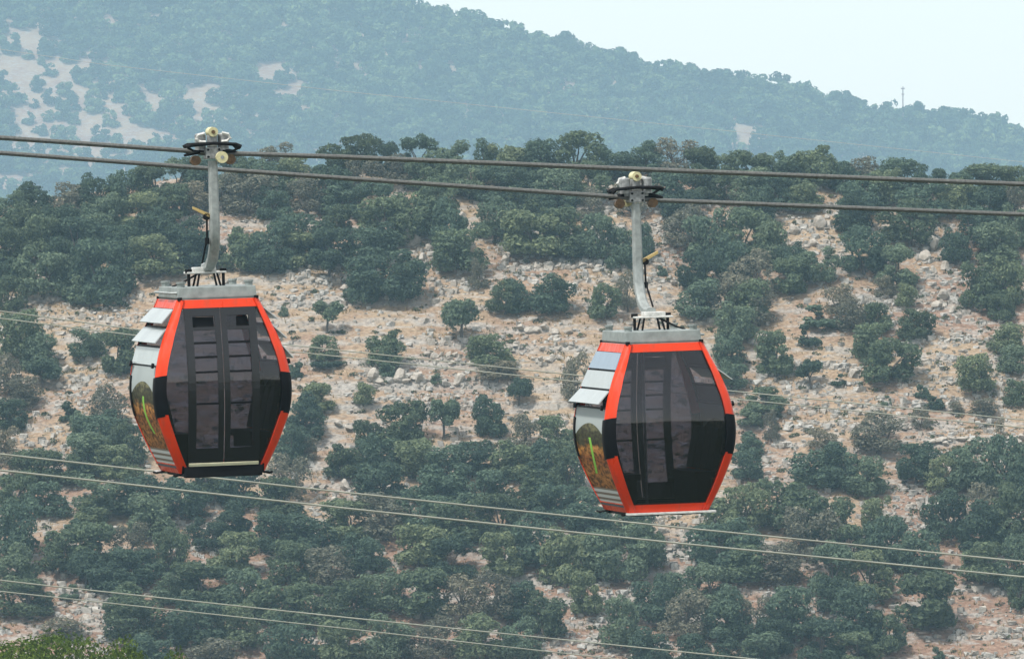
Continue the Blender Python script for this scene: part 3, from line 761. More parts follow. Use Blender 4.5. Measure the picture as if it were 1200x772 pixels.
TREES = [
 # near ridge, left
 (8,248,46,42),(45,240,54,44),(82,238,48,42),(112,228,46,44),(148,224,46,42),(180,217,44,40),(208,209,46,42),(238,205,52,42),(276,203,56,46),
 (25,266,52,44),(62,266,58,48),(100,262,46,42),(130,250,50,42),(165,250,48,44),(200,238,50,40),(225,232,46,34,'g'),(292,230,62,46),(262,226,50,42),
 (10,293,52,50),(50,283,58,50),(92,282,62,50),(125,268,46,40),(148,282,52,42),(178,268,58,44),(216,277,58,42),(70,304,54,46),
 (50,320,62,56),(90,312,58,52),(124,322,76,74),(10,345,38,40),(95,337,52,40),(186,300,72,46),(233,293,58,46),(281,294,52,48),(8,322,34,36),(150,303,44,38),
 # ridge, middle
 (320,189,46,38),(345,178,34,30),(420,181,50,40),(390,193,52,42),(455,187,42,36),(490,182,46,42),(525,189,52,42),(568,178,40,48),(592,194,52,44),
 (312,212,52,42),(350,206,52,42),(386,218,52,42),(425,208,52,40),(500,207,48,38),(545,209,52,44),(576,218,52,44),(468,200,50,34),
 (318,240,40,38),(360,230,58,40,'g'),(400,232,58,42),(440,236,56,46),(516,232,46,44),(490,250,62,56),(530,266,52,60),
 (316,292,56,56),(350,272,68,50),(396,259,38,34,'m'),(346,294,52,42),(386,288,62,50),(455,262,72,52,'m'),(438,288,70,46),(578,257,56,48),(540,294,68,50),
 (450,322,84,50),(385,312,46,34,'t'),(560,322,26,34,'g'),(424,336,42,46),(592,350,42,38),(472,330,50,46),
 # ridge, right of the middle
 (676,182,62,48),(640,186,58,38),(612,194,42,38),(720,192,56,38),(755,185,48,36),(790,185,62,38),(816,194,48,38),(846,199,42,32),(884,200,52,38),
 (616,216,56,42),(655,219,58,44),(690,214,52,42),(826,216,52,42),(790,222,62,42),(740,232,50,36),(880,220,52,42),(893,244,38,48),
 (620,242,56,42),(655,238,46,34),(690,240,44,36,'g'),(800,242,56,34),
 (632,277,76,52,'m'),(665,275,72,54,'m'),(692,278,50,50),(614,272,42,42),(727,292,42,46),(755,283,26,42),
 (805,268,54,52),(832,278,62,58),(870,278,62,60),(897,282,50,52),(816,318,48,46),(860,304,52,50),(885,322,62,52),(775,317,13,11,'s'),
 (645,346,58,44),(606,348,30,38),(706,355,40,40),(736,342,26,46),(820,352,52,44),(850,348,52,50),(880,352,52,46),
 # ridge, right
 (955,196,58,44),(925,204,48,38),(904,199,42,38),(990,209,42,34),(1018,206,42,38),(1060,208,58,40),(1035,219,42,40),(1092,213,34,34),(1156,214,62,38),(1192,216,42,38),(1126,219,46,34),
 (915,226,52,42),(945,234,46,34),(1010,229,62,42),(1000,252,52,42),(1080,236,62,42),(1066,262,64,52),(1122,232,52,40),(1160,236,62,42),(1196,243,42,50),
 (1140,267,62,46),(1170,288,58,50),(1192,268,42,50),(1120,290,36,40),(905,284,42,58),(930,306,42,38),(958,313,46,40),(925,324,42,42),
 (1012,296,62,52),(1052,312,60,48),(1060,348,26,28),(985,353,46,36),(1150,337,54,52),(1180,332,46,56),(1172,354,30,28),(1036,336,30,24,'g'),
 # middle belt, left
 (25,397,66,58),(46,413,46,42),(10,440,34,46),(48,440,42,34,'t'),(26,463,46,34),(14,486,42,38),(103,404,46,34),(138,413,46,52),(82,484,28,22,'s'),(95,503,36,36),(130,480,52,54),(120,507,72,46),
 (105,532,62,46),(152,522,42,48),(5,522,36,40),(140,545,62,40),(40,545,52,36),(80,550,50,34),(15,553,42,34),
 # middle belt, between the cabins
 (383,373,36,36,'t'),(377,408,36,28,'m'),(381,423,38,16,'s'),(453,411,44,40,'m'),(455,433,22,18,'s'),(541,377,46,44,'t'),(577,412,60,38,'m'),(582,434,52,22,'g'),(512,444,15,12,'s'),
 (425,466,26,26,'m'),(608,461,32,30,'t'),(520,493,38,44,'t'),(577,489,42,46),(470,502,64,52,'m'),(618,510,54,44),(652,512,52,44),(673,443,36,54,'g'),(346,434,18,18,'s'),
 (374,466,40,32),(357,491,54,52),(340,522,46,46),(432,510,32,32),(332,365,13,11,'s'),
 (402,542,46,38),(436,534,62,46),(482,538,62,42),(520,547,52,42),(555,538,52,42),(600,542,62,44),(642,542,52,44),(664,553,42,48),(335,560,56,46),(447,567,62,42),(510,572,62,42),(560,572,62,44),(620,574,62,44),(358,528,26,26,'g'),
 # middle belt, right
 (860,379,54,46),(890,362,42,42),(909,416,50,50),(949,394,28,24,'s'),(950,440,32,32,'t'),(983,447,17,13,'s'),(1022,400,48,42),(1040,426,70,50),(1072,381,50,34),
 (965,372,48,24,'s'),(1000,371,46,36),(1026,374,36,36),(1142,440,54,44,'m'),(1038,470,13,11,'s'),(1080,458,17,15,'s'),(1094,472,24,15,'s'),(1121,478,20,14,'g'),(1151,478,36,20,'g'),
 (1030,509,72,46,'g'),(1079,491,24,24,'g'),(962,516,38,24),(960,547,62,46),(992,549,52,46),(1014,560,44,40),(1074,542,52,46),(1140,547,62,52),(1180,549,52,60),(1106,556,48,36),
 (880,521,38,26),(876,546,38,32),(904,500,22,36,'g'),(880,490,32,22,'s'),(895,471,52,30,'m'),(856,412,42,38),(856,442,46,32),(1178,396,46,32),(1186,421,38,32),(1176,363,32,30),(1190,461,32,30),(1172,506,14,30,'g'),
 # foot of the slope, left
 (15,578,42,42),(60,587,48,36),(120,582,62,42),(165,583,52,42),(210,586,58,42),(245,564,62,42),(280,572,52,44),(18,622,58,60),(18,664,54,44),(106,600,42,26),(176,607,52,44),(85,620,22,20,'s'),
 (70,647,52,42),(110,642,58,50),(150,638,52,42),(196,651,42,50),(100,667,36,36,'t'),(152,667,62,42),(126,677,52,34),(245,627,42,32),(272,610,46,36),(270,652,58,44),(30,702,66,38),(80,694,22,15,'s'),
 (196,691,36,32),(236,687,62,44),(276,692,52,42),(150,706,56,38),(155,728,70,44),(230,732,72,50),(282,734,52,46),(68,738,52,24),(178,764,62,34),(245,770,60,34),
 # foot of the slope, middle
 (330,585,50,42),(325,625,62,46),(365,632,58,44),(410,612,56,42),(450,606,62,46),(495,602,58,44),(540,612,62,46),(585,606,56,44),(340,664,56,46),(388,668,56,46),(425,650,56,42),(490,644,60,44),(530,655,58,46),(590,655,52,46),
 (320,708,58,46),(365,712,56,46),(410,708,60,48),(450,694,56,44),(495,698,62,50),(540,702,60,46),(585,700,58,48),(340,752,60,46),(400,756,62,46),(455,748,60,48),(510,752,62,46),(560,748,60,48),(608,752,50,44),
 (645,588,56,44),(690,598,56,42),(630,636,62,54),(662,655,56,60),(690,622,60,48),(722,650,70,58),(760,642,44,50),(742,616,56,42),(688,697,40,44),(636,722,50,46),(606,706,40,40),
 # foot of the slope, right
 (725,732,46,56),(772,704,52,50),(830,686,54,44),(848,642,72,52),(842,612,52,42),(872,597,52,48),(868,660,56,42),(802,722,60,50),(850,722,60,56),(884,728,46,46),(764,758,52,40),(826,762,60,40),(890,764,52,38),(800,690,44,40),
 (922,592,62,50),(962,606,62,50),(950,628,72,56,'g'),(1028,606,32,40),(1040,638,52,50),(1078,652,60,46),(975,668,60,56),(1018,676,60,50),(912,662,56,42),(975,697,40,36),(998,640,44,40),
 (1086,706,66,58,'m'),(1010,722,62,60),(1042,744,44,44),(930,722,62,58),(906,748,50,40),(962,752,60,46),(1004,764,60,36),(1100,767,15,13,'s'),
 (1148,592,50,42),(1110,604,52,50),(1152,622,62,56),(1184,604,60,60),(1150,660,52,42),(1186,662,42,56),(1196,692,30,40),(1196,574,40,40),
]
UNIQUE = {
 (383,373): 'small round-headed oak with bare trunk, alone on bare slope right of left cabin',
 (377,408): 'low green bushy oak just below the round-headed one right of the left cabin',
 (381,423): 'flat dark bush at the foot of the low oak right of the left cabin',
 (453,411): 'green oak on a small grey rock face in the bare slope between the cabins',
 (455,433): 'little bush on the rock face under the green oak between the cabins',
 (541,377): 'lone umbrella-shaped oak with clear dark trunk, high on bare slope between the cabins',
 (577,412): 'broad oak behind the two wires, right of the lone umbrella-shaped oak',
 (582,434): 'low grey scrub under the broad oak behind the two wires',
 (512,444): 'tiny dark bush alone on the rock band between the two oaks at the wires',
 (425,466): 'very small light green oak in the stony gap below the rock-face oak',
 (608,461): 'small round oak on bare ground just left of the right cabin',
 (520,493): 'upright little oak on a thin trunk at the lower edge of the bare slope',
 (577,489): 'ragged dark oak at lower edge of bare slope, right of the upright little one',
 (673,443): 'greyish thin tree half hidden behind the left end of the right cabin',
 (346,434): 'dark bush peeping out beside the black bumper of the left cabin',
 (332,365): 'tiny bush beside the open flaps of the left cabin',
 (374,466): 'oak leading down into the wood, just right of the black bumper of the left cabin',
 (357,491): 'large dark oak right of the foot of the left cabin',
 (775,317): 'tiny bush on the stony strip beside the right hanger arm',
 (25,397): 'big domed oak at the left edge of the photo, below the wires',
 (48,440): 'small oak with a visible trunk leaning out of the clump at the left edge',
 (103,404): 'wide dark oak standing apart just left of the left cabin',
 (138,413): 'oak half hidden behind the left cabin beside its grey end panel',
 (82,484): 'small round bush in the bare stony patch left of the left cabin',
 (560,322): 'grey half-bare sapling beside the big oak under the ropes',
 (385,312): 'small spreading oak on thin stems at the lower fringe of the upper wood',
 (909,416): 'roundish oak right of the top of the right cabin',
 (949,394): 'small ragged bush right of the round oak beside the right cabin',
 (950,440): 'tiny oak with a bare trunk standing in the stones right of the right cabin',
 (983,447): 'little dark bush on the stones, right of the tiny bare-trunked oak',
 (1022,400): 'upper oak of the pair in the middle of the right-hand stony slope',
 (1040,426): 'lower and larger oak of the pair in the middle of the right-hand stony slope',
 (1072,381): 'broad low oak just above the pair on the right-hand stony slope',
 (1060,348): 'small ball-shaped oak on the stones below the pale boulder',
 (1142,440): 'bright green oak leaning left, alone near the right edge of the stony slope',
 (1038,470): 'tiny dark bush alone amid the stones above the grey scrub tree',
 (1080,458): 'small bush left of the bright green leaning oak',
 (1094,472): 'dark low bush below and left of the bright green leaning oak',
 (1121,478): 'tuft of grey scrub under the bright green leaning oak',
 (1151,478): 'wide grey scrub below the bright green leaning oak',
 (1030,509): 'large grey scrubby tree crossed by the wires right of the right cabin',
 (1079,491): 'thin grey shrub right of the large grey scrubby tree',
 (1086,706): 'large rounded green oak beside the reddish bare ground at lower right',
 (1100,767): 'small bush on the reddish bare ground at the bottom right',
 (688,697): 'round oak standing forward of the dense wood below the right cabin',
 (636,722): 'oak at the left edge of the stony path near the bottom middle',
 (725,732): 'tall dark oak at the right edge of the stony path near the bottom middle',
 (30,702): 'flat-topped oak above the yellow-green trees at the bottom left',
 (80,694): 'small dark bush on the bare ground right of the flat-topped oak',
 (100,667): 'small oak on a dark trunk at the edge of the bare ground lower left',
 (85,620): 'grey-green round bush in the rubble at the left',
 (950,628): 'wide greyish oak right of and below the right cabin',
 (1028,606): 'narrow oak beside the pink stony clearing at the right',
}
WIRE_B = lambda c: 551 + c * 0.104
WIRE_C = lambda c: 680 + c * 0.105
ROPE = lambda c: 180 + c * 0.06
def column(px):
    return ('at left photo edge' if px < 75 else 'left of left cabin' if px < 165 else 'in line with left cabin' if px < 335 else
            'right of left cabin' if px < 450 else 'midway between cabins' if px < 560 else 'left of right cabin' if px < 680 else
            'in line with right cabin' if px < 860 else 'right of right cabin' if px < 990 else 'far right of cabins' if px < 1105 else 'at right photo edge')
def row(px, py):
    if py < ROPE(px) + 18: return 'on near ridge'
    if py < 300: return 'in upper wood'
    if py < 372: return 'under upper wood'
    if py < 470: return 'on stony slope'
    if py < WIRE_B(px) - 8: return 'above bright wire'
    if py < WIRE_B(px) + 58: return 'below bright wire'
    if py < WIRE_C(px): return 'above lowest wires'
    return 'below lowest wires'
WORD = {'d': 'dark green', 'm': 'mid green', 'g': 'grey-green', 't': 'dark green', 's': 'dark green'}
NOUN = {'d': 'oak', 'm': 'oak', 'g': 'scrub oak', 't': 'oak', 's': 'bush'}
COUNT = ['', '', 'two', 'three', 'four', 'five', 'six', 'seven', 'eight', 'nine']
ORD = ['leftmost', 'second from left', 'third from left', 'fourth from left', 'fifth from left', 'sixth from left', 'seventh from left', 'eighth from left', 'ninth from left', 'tenth from left', 'eleventh from left', 'twelfth from left']
plan, sets = [], {}
for e in TREES:
    px, py, w, h = e[:4]
    pick = rnd.random(); uq = UNIQUE.get((px, py), '')
    key = e[4] if len(e) > 4 else 'd' if 'dark' in uq else 'm' if uq else ('d' if pick < .56 else 'm' if pick < .90 else 'g')
    small = max(w, h) < 26 or key == 's'
    lab = UNIQUE.get((px, py))
    if not lab:
        size = 'small' if max(w, h) < 40 else 'large' if max(w, h) >= 57 else ''
        shape = 'wide' if w / h > 1.32 else 'tall' if h / w > 1.04 else ''
        adj = ' '.join(q for q in (size, shape, WORD[key], NOUN[key]) if q)
        lab = (adj, row(px, py), column(px))
        sets.setdefault(lab, []).append((px, py))
    plan.append((e, key, small, lab))
for e, key, small, lab in plan:
    px, py, w, h = e[:4]
    zone = row(px, py) + ' ' + column(px)
    if isinstance(lab, tuple):
        mates = sorted(sets[lab]); adj, r_, c_ = lab
        lab = adj + ' ' + r_ + ', ' + c_ if len(mates) == 1 else ORD[mates.index((px, py))] + ' ' + adj + ' ' + r_ + ', ' + c_
        if lab.split()[0] in ('dark', 'mid', 'grey-green', 'wide', 'tall'): lab = 'medium ' + lab
    k = 1.12 if py > 545 else 1.02
    plant('shrub' if small else 'oak_tree', px, py, w * k, h * k, key, lab, 'shrub' if small else 'tree', ('shrubs ' if small else 'oaks ') + zone)

# ------------------------------------------------------------------ rocks
def rock_mesh(name, seed):
    rng = np.random.default_rng(seed)
    bm = bmesh.new(); bmesh.ops.create_icosphere(bm, subdivisions=2, radius=.5)
    planes = rng.normal(size=(9, 3)); planes /= np.linalg.norm(planes, axis=1)[:, None]; dist = rng.uniform(.20, .38, 9)
    for v in bm.verts:
        p = np.array(v.co)
        for n_, d_ in zip(planes, dist):
            q = p @ n_
            if q > d_: p = p - n_ * (q - d_)
        p += rng.normal(size=3) * .012
        v.co = p
    bmesh.ops.remove_doubles(bm, verts=bm.verts, dist=.05)
    me = bpy.data.meshes.new(name); bm.to_mesh(me); bm.free(); me.materials.append(M['rock']); return me
ROCKS = [rock_mesh('boulder', 40 + k) for k in range(9)]
rr = random.Random(5)
def boulder(px, py, w, h, label, group):
    x, y, z = on_mid(px, py + h * .4); s = y / F
    o = link('boulder', rr.choice(ROCKS)); W = w * s * 1.25
    o.location = (x, y, z + h * s * .30); o.scale = (W, W * rr.uniform(.7, 1.1), h * s * 1.35)
    o.rotation_euler = (rr.uniform(-.2, .2), rr.uniform(-.2, .2), rr.uniform(0, 6.28))
    return tag(o, label, 'boulder', group)
BIG = [(482, 277, 20, 24, 'tall pale boulder on the rocks in the upper wood between the hanger arms'),
       (495, 304, 15, 10, 'flat pale rock below and right of the tall boulder between the hanger arms'),
       (503, 291, 13, 10, 'pale rock just right of the foot of the tall boulder'),
       (470, 301, 12, 10, 'pale rock just left below the tall boulder'),
       (542, 257, 18, 15, 'pale boulder under reddish soil, right of the tall one in the upper wood'),
       (596, 268, 16, 19, 'whitish boulder in the upper wood left of the right hanger arm'),
       (1094, 284, 19, 19, 'whitish round boulder in the upper wood at far right'),
       (1082, 299, 17, 13, 'grey boulder leaning below and left of the whitish round boulder at far right'),
       (1107, 312, 13, 10, 'white-topped rock below the round boulder at far right'),
       (1103, 345, 17, 12, 'grey slab on the stones left of the far-right grey wood'),
       (437, 444, 15, 17, 'grey upright rock left of the trunk on the small rock face'),
       (468, 443, 16, 17, 'grey upright rock right of the trunk on the small rock face'),
       (490, 441, 14, 14, 'pale rock at the right end of the small rock face'),
       (538, 447, 17, 12, 'pale rock right of the tiny bush on the rock band'),
       (405, 568, 15, 14, 'white rock at the bare patch right of the left cabin, by the wires'),
       (931, 268, 13, 13, 'pale block at the left of the big outcrop above right of the right cabin'),
       (962, 262, 17, 15, 'grey rounded block in the middle of the big outcrop right of the right hanger arm'),
       (985, 262, 14, 11, 'pale block at the right of the big outcrop right of the right hanger arm'),
       (955, 284, 16, 10, 'pale block at the foot of the big outcrop right of the right hanger arm'),
       (1098, 358, 15, 10, 'pale rock on the stones just below the grey slab at far right'),
       (845, 290, 12, 15, 'pale rock showing between oaks right of the right hanger arm'),
       (1000, 438, 14, 10, 'grey rock in the stones left of the oak pair')]
for q in BIG: boulder(*q, 'pale limestone boulders')
# ledges: broken rows of angular blocks along the contours
LEDGES = [(625, 738, 312, 'in long ledge left of right arm'), (606, 668, 388, 'in flat ledge left of right cabin'), (622, 664, 421, 'in ledge below broad oak'),
          (496, 534, 416, 'in low ledge between wire oaks'), (392, 424, 499, 'above wood right of left cabin'), (362, 412, 330, 'on slope edge by thin-stemmed oak'),
          (430, 520, 446, 'along small rock face'), (1085, 1195, 517, 'in rock band at right edge')]
BANDS = [((335, 318, 560, 345), .9, 'along top of bare slope between cabins'), ((465, 266, 520, 306), 1, 'round the tall boulder'),
         ((585, 262, 620, 300), .8, 'in the upper wood left of the right arm'), ((590, 302, 740, 326), .7, 'by the long ledge'),
         ((920, 232, 1005, 298), 1, 'in the big outcrop right of the right arm'), ((1076, 272, 1140, 330), .8, 'round the whitish boulder at far right'),
         ((1076, 326, 1140, 366), .9, 'in the rubble at far right'), ((700, 240, 800, 282), .8, 'behind the right hanger arm'),
         ((750, 275, 796, 350), .8, 'on the stony strip beside the right arm'), ((820, 205, 880, 262), .8, 'in the stony gully above the right cabin'),
         ((0, 345, 160, 388), .5, 'on the open ground left of the left cabin'), ((70, 430, 130, 478), .8, 'in the stony patch left of the left cabin'),
         ((20, 505, 80, 528), .8, 'above the left wires'), ((330, 330, 420, 360), .6, 'beside the roof of the left cabin'),
         ((420, 425, 560, 455), 1, 'round the small rock face'), ((440, 458, 600, 486), .7, 'below the small rock face'),
         ((500, 390, 680, 424), .5, 'near the wires between the cabins'), ((890, 420, 1010, 470), .6, 'right of the right cabin'),
         ((990, 340, 1120, 390), .7, 'on the upper right stony slope'), ((1060, 390, 1200, 480), .6, 'near the right edge of the stony slope'),
         ((900, 470, 1080, 500), .6, 'along the wires at right'), ((1080, 505, 1200, 532), 1, 'in rock band at right edge'),
         ((1040, 572, 1100, 622), 1, 'in the pink clearing at right'), ((365, 560, 425, 602), .9, 'in the patch under the left wires'),
         ((70, 672, 150, 772), .9, 'in the rubble at lower left'), ((772, 606, 828, 672), 1, 'under the right cabin'),
         ((640, 692, 720, 772), .8, 'on the stony path at bottom middle'), ((1120, 645, 1200, 772), .35, 'on the reddish ground at lower right'),
         ((205, 590, 275, 650), .7, 'under the left cabin'), ((900, 520, 960, 560), .6, 'beside the foot of the right cabin'),
         ((900, 688, 965, 722), .6, 'in the strip of bare ground at lower right'), ((700, 680, 775, 712), .6, 'in the pink strip below the right cabin'),
         ((255, 245, 330, 275), .4, 'in the gap right of the left arm'), ((185, 238, 232, 258), .6, 'left of the left arm')]
area = np.array([(b[0][2] - b[0][0]) * (b[0][3] - b[0][1]) * b[1] for b in BANDS]); area = area / area.sum()
bandrng = np.random.default_rng(3)
blocks = []
for x0, x1, r_, where in LEDGES:
    c = x0
    while c < x1:
        w = bandrng.uniform(7, 15); blocks.append((c + w * .4, r_ + bandrng.uniform(-2, 2), w, bandrng.uniform(5, 8), where)); c += w * bandrng.uniform(.7, 1.1)
for k in range(170):
    (x0, y0, x1, y1), wgt, where = BANDS[bandrng.choice(len(BANDS), p=area)]
    w = 5.0 + 8.0 * bandrng.random() ** 2.2
    blocks.append((bandrng.uniform(x0, x1), bandrng.uniform(y0, y1), w, w * bandrng.uniform(.5, .95), where))
rsets = {}
def rname(q): return ('small ' if q[2] < 6.5 else 'big ' if q[2] > 10 else '') + ('flat ' if q[3] / q[2] < .62 else 'squarish ' if q[3] / q[2] > .8 else '') + 'pale block ' + q[4]
for q in blocks: rsets.setdefault(rname(q), []).append(q)
for q in blocks:
    mates = sorted(rsets[rname(q)]); lab = rname(q)
    if 1 < len(mates) <= 12: lab = ORD[mates.index(q)] + ' ' + lab
    boulder(*q[:4], lab, 'limestone blocks ' + q[4])

def scatter_px(n, seed):
    """random points on the near hillside, denser in the stony bands"""
    g = np.random.default_rng(seed); x = g.uniform(-47, 47, n * 4); y = g.uniform(624, 703, n * 4); z = height(x, y)
    px, py = 600 + F * x / y, HZ - F * z / y; w = np.full(len(x), .11)
    for (x0, y0, x1, y1), wg, _ in BANDS:
        w = np.maximum(w, wg * ((px > x0 - 6) & (px < x1 + 6) & (py > y0 - 4) & (py < y1 + 4)))
    ph = (z + 0.9 * vnoise(x / 9, y / 9, 7)) / 1.5; fr = ph - np.floor(ph)
    w = w * np.where(fr > .62, 2.2, .45)       # most stones lie along the ledges
    k = g.uniform(0, 1, len(x)) < w
    return np.stack([x, y, z], 1)[k][:n], g
P, g = scatter_px(20000, 21); n = len(P)
cube = np.array([(x, y, z) for z in (-1, 1) for y in (-1, 1) for x in (-1, 1)], float) * .5
fc = np.array([(0, 2, 3, 1), (4, 5, 7, 6), (0, 1, 5, 4), (2, 6, 7, 3), (0, 4, 6, 2), (1, 3, 7, 5)])
sz = (.10 + .42 * g.uniform(0, 1, n) ** 3)[:, None, None]
vv = (cube[None] + g.uniform(-.22, .22, (n, 8, 3))) * sz * g.uniform(.6, 1.3, (n, 1, 3)) * np.array([1.15, 1, .75])
an = g.uniform(0, 6.28, n); ca, sa = np.cos(an)[:, None], np.sin(an)[:, None]
vv = np.stack([vv[..., 0] * ca - vv[..., 1] * sa, vv[..., 0] * sa + vv[..., 1] * ca, vv[..., 2]], 2) + P[:, None] + np.array([0, 0, .04])
stones = link('loose_stones', mesh_np('loose_stones', vv.reshape(-1, 3), (fc[None] + 8 * np.arange(n)[:, None, None]).reshape(-1, 4), M['rock']))
tag(stones, 'small pale stones scattered over the dry slope', 'stones', kind='stuff')

g = np.random.default_rng(8); n = 15000
x = g.uniform(-47, 47, n); y = g.uniform(624, 703, n); z = height(x, y)
keep = vnoise(x / 5, y / 5, 31) + .35 * vnoise(x / 1.5, y / 1.5, 32) > -.10
Pg = np.stack([x, y, z], 1)[keep]; n = len(Pg); nb = 6
a = g.uniform(0, 6.28, (n, nb)); hgt = g.uniform(.10, .38, (n, nb)); out = g.uniform(.05, .28, (n, nb)); wd = g.uniform(.02, .05, (n, nb))
b0 = Pg[:, None] + np.stack([np.cos(a) * .06, np.sin(a) * .06, np.full_like(a, -.03)], 2)
sd_ = np.stack([-np.sin(a), np.cos(a), np.zeros_like(a)], 2) * wd[..., None]
tip = b0 + np.stack([np.cos(a) * out, np.sin(a) * out, hgt], 2)
vv = np.stack([b0 - sd_, b0 + sd_, tip], 2).reshape(-1, 3)
grass = link('dry_grass', mesh_np('dry_grass', vv, np.arange(len(vv)).reshape(-1, 3), M['straw']))
tag(grass, 'straw-coloured dry grass tufts on the slope', 'grass', kind='stuff')

g = np.random.default_rng(18); n = 3600
x = g.uniform(-47, 47, n); y = g.uniform(626, 702, n); z = height(x, y)
rad = (.10 + .32 * g.uniform(0, 1, n) ** 2)[:, None, None]; m = 22
d = g.normal(size=(n, m, 3)); d[..., 2] = np.abs(d[..., 2]); d /= np.linalg.norm(d, axis=2, keepdims=True)
c = np.stack([x, y, z], 1)[:, None] + d * rad * np.array([1.2, 1.2, .75]) * g.uniform(.6, 1, (n, m, 1))
t = np.cross(d, g.normal(size=(n, m, 3))); t /= np.linalg.norm(t, axis=2, keepdims=True); b_ = np.cross(d, t); q = rad * .38
vv = np.stack([c - t * q, c + b_ * q * .6, c + t * q, c - b_ * q * .6], 2).reshape(-1, 3)
scrub = link('low_scrub', mesh_np('low_scrub', vv, np.arange(len(vv)).reshape(-1, 4), M['leaf_scrub']))
tag(scrub, 'low grey-green cushion scrub dotted over the slope', 'scrub', kind='stuff')

# ------------------------------------------------------------------ hazy wood of the far hill
protos = bpy.data.collections.new('far_tree_kinds')
for k in range(6):
    cm, C, Rr = crown_mesh('far_crown', 300 + k, M['leaf_far'], n=520, leaf=.12, base=.03, lobes=9)
    protos.objects.link(bpy.data.objects.new('far_tree_kind', cm))
g = np.random.default_rng(77)
gx_, gy_ = np.meshgrid(np.arange(-520, 520, 7.6), np.arange(3870, 4300, 8.4))
x = (gx_ + g.uniform(-3.4, 3.4, gx_.shape)).ravel(); y = (gy_ + g.uniform(-3.8, 3.8, gy_.shape)).ravel(); z = height(x, y)
px, py = 600 + F * x / y, HZ - F * z / y
dens = np.full(len(x), .97)
BARE = [(0, 45, 45, 75, .25), (0, 75, 130, 135, .22), (10, 110, 150, 190, .50), (215, 95, 262, 140, .08), (295, 80, 335, 108, .05), (330, 95, 366, 128, .3), (140, 118, 195, 132, .15), (155, 146, 195, 182, .25),
        (268, 112, 290, 130, .2), (285, 160, 330, 182, .2), (543, 130, 566, 146, .0), (845, 148, 902, 188, .15), (1000, 168, 1017, 196, .1), (410, 112, 432, 130, .3), (0, 205, 25, 230, .3), (325, 8, 350, 28, .4), (800, 120, 830, 136, .5), (232, 45, 240, 58, .1), (48, 40, 62, 60, .1)]
fx_ = px + 26 * vnoise(x / 16, y / 16, 51) + 14 * vnoise(x / 7, y / 7, 53); fy_ = py + 18 * vnoise(x / 16, y / 16, 52)
for (a0, b0, a1, b1, w) in BARE:
    dens = np.where((fx_ > a0) & (fx_ < a1) & (fy_ > b0) & (fy_ < b1), w + .10, dens)
keep = g.uniform(0, 1, len(x)) < dens
Pf = np.stack([x, y, z - .6], 1)[keep]
def wood(name, label, pts, sizes, turns, kinds):
    """one wood that reads as a mass: tree crowns instanced on points by geometry nodes"""
    me = bpy.data.meshes.new(name); me.from_pydata(pts.tolist(), [], [])
    at = me.attributes.new('size', 'FLOAT_VECTOR', 'POINT'); at.data.foreach_set('vector', sizes.astype(np.float32).ravel())
    at = me.attributes.new('turn', 'FLOAT', 'POINT'); at.data.foreach_set('value', turns.astype(np.float32))
    o = tag(link(name, me), label, 'wood', kind='stuff')
    ng = bpy.data.node_groups.new('plant_' + name, 'GeometryNodeTree')
    ng.interface.new_socket('Geometry', in_out='INPUT', socket_type='NodeSocketGeometry'); ng.interface.new_socket('Geometry', in_out='OUTPUT', socket_type='NodeSocketGeometry')
    N = ng.nodes; L = ng.links
    gi = N.new('NodeGroupInput'); go = N.new('NodeGroupOutput'); ip = N.new('GeometryNodeInstanceOnPoints')
    ci = N.new('GeometryNodeCollectionInfo'); ci.inputs[0].default_value = kinds; ci.inputs[1].default_value = True; ci.inputs[2].default_value = True
    na = N.new('GeometryNodeInputNamedAttribute'); na.data_type = 'FLOAT_VECTOR'; na.inputs[0].default_value = 'size'
    nt_ = N.new('GeometryNodeInputNamedAttribute'); nt_.data_type = 'FLOAT'; nt_.inputs[0].default_value = 'turn'
    cx = N.new('ShaderNodeCombineXYZ'); er = N.new('FunctionNodeEulerToRotation')
    L.new(nt_.outputs[0], cx.inputs[2]); L.new(cx.outputs[0], er.inputs[0])
    L.new(gi.outputs[0], ip.inputs['Points']); L.new(ci.outputs[0], ip.inputs['Instance']); ip.inputs['Pick Instance'].default_value = True
    L.new(na.outputs[0], ip.inputs['Scale']); L.new(er.outputs[0], ip.inputs['Rotation']); L.new(ip.outputs[0], go.inputs[0])
    md = o.modifiers.new('plant_' + name, 'NODES'); md.node_group = ng
    return o
s0 = np.where(dens[keep] < .9, g.uniform(4.5, 12.0, len(Pf)), g.uniform(8.5, 15.5, len(Pf)))
wood('far_wood', 'hazy blue-green wood covering the far hill', Pf, np.stack([s0, s0, s0 * g.uniform(.72, 1.05, len(Pf))], 1), g.uniform(0, 6.28, len(Pf)), protos)
# the oak wood goes on along the near hillside beyond the photograph's edges
oaks = bpy.data.collections.new('oak_kinds')
for key in ('d', 'm'):
    for cm, tm, dim in KIND[key][:4]: oaks.objects.link(bpy.data.objects.new('oak_kind', cm))
x = g.uniform(-150, 150, 2600); y = g.uniform(572, 712, 2600); z = height(x, y)
px, py = 600 + F * x / y, HZ - F * z / y
keep = ((px < -45) | (px > 1245) | (py > 850)) & (vnoise(x / 16, y / 12, 61) > -.16)
P_ = np.stack([x, y, z], 1)[keep]; s0 = g.uniform(2.6, 4.6, len(P_))
wood('outer_wood', 'oak wood continuing over the near hillside past the edges of the photo', P_, np.stack([s0, s0, s0 * g.uniform(.8, 1.05, len(P_))], 1), g.uniform(0, 6.28, len(P_)), oaks)

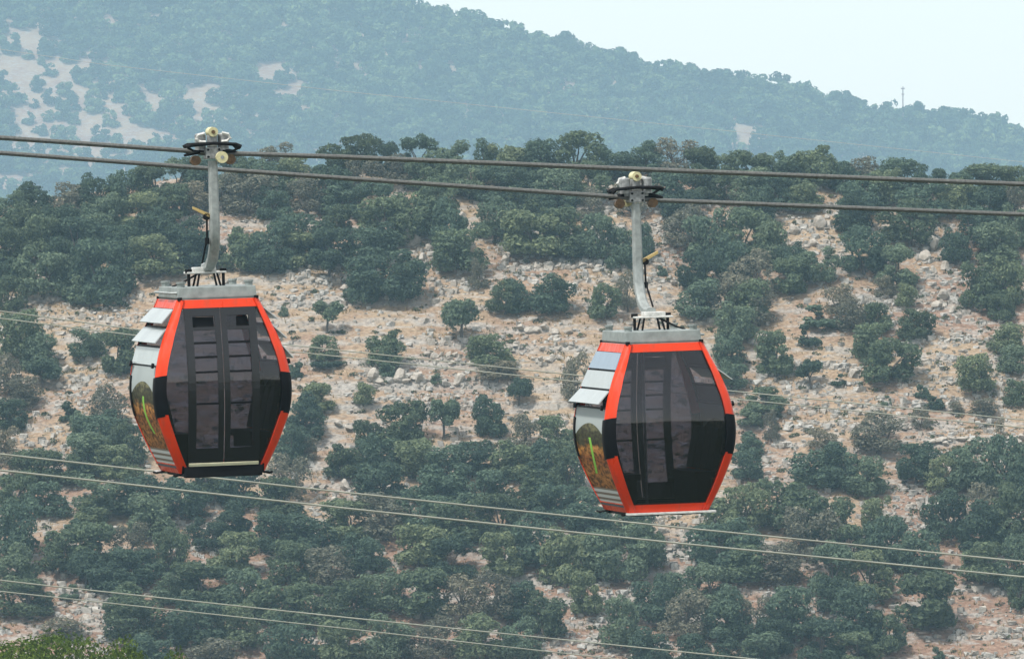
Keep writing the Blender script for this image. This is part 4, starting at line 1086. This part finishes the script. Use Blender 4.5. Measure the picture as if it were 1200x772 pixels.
# mast on the far ridge
mx, my = (1057 - 600) / F * Y_FAR, Y_FAR - 8
mz = float(height(np.array([mx]), np.array([my]))[0])
mast = empty('radio_mast', (mx, my, mz)); tag(mast, 'thin reddish mast standing on the far hill crest', 'mast')
b = MB(); b.tube([(0, 0, -1), (0, 0, 10), (0, 0, 21)], [.46, .36, .26], 8); b.build('mast_pole', M['mast'], mast)
for hz_, w in ((19.6, .9), (16.8, .64)):
    b = MB(); b.box(-w, w, -.25, .25, hz_, hz_ + .7); b.build('aerial', M['mast'], mast)

# near yellow-green trees on the left spur
KIND['n'] = []
for k in range(3):
    cm, C, Rr = crown_mesh('near_crown', 900 + k, M['leaf_near'], n=16000, leaf=.017, base=.12, lobes=26)
    KIND['n'].append((cm, trunk_mesh('near_trunk', k, C, Rr, .22), cm_dim(cm)))
for px, top, dist, w, lab in ((34, 732, 262, 6.0, 'leftmost yellow-green tree top at the bottom left corner'), (95, 742, 258, 5.4, 'yellow-green tree top, second from the left corner at the bottom'),
                              (158, 755, 256, 5.0, 'lowest yellow-green tree top, rightmost of those in the bottom left corner'), (-10, 738, 255, 4.0, 'yellow-green tree top cut off by the left photo edge')):
    x = dist * (px - 600) / F; zt = dist * (HZ - top) / F
    zb = float(height(np.array([x]), np.array([dist]))[0]); hgt = max(1.6, zt - zb + .1)
    t = empty('near_tree', (x, dist, zb - .1), px * .1); tag(t, lab, 'tree', 'yellow-green trees in the bottom left corner')
    cm, tm, (dw, dh) = KIND['n'][px % 3]
    for nm, q in (('crown', cm), ('trunk', tm)):
        o = link(nm, q, t); o.scale = (w / dw, w / dw, hgt / dh)

# ------------------------------------------------------------------ haze
hm = bpy.data.materials.new('haze'); hm.use_nodes = True
hn = hm.node_tree.nodes; hn.clear()
ho = hn.new('ShaderNodeOutputMaterial'); pv = hn.new('ShaderNodeVolumePrincipled')
pv.inputs['Color'].default_value = (0.50, 0.79, 1.0, 1); pv.inputs['Density'].default_value = HAZE = 0.000165
pv.inputs['Anisotropy'].default_value = 0.2
hm.node_tree.links.new(pv.outputs[0], ho.inputs['Volume'])
zmin = float(V[:, 2].min()); zmax = max(float(V[:, 2].max()), 4.5) + 24
b = MB(); b.box(-1205, 1205, -115, 5005, zmin - 1, zmax); hz = b.build('haze', hm)
tag(hz, 'pale blue haze filling the valley air', 'haze', kind='stuff')
print('box', zmin, zmax, 'trees', len(TREES), 'far', len(Pf))
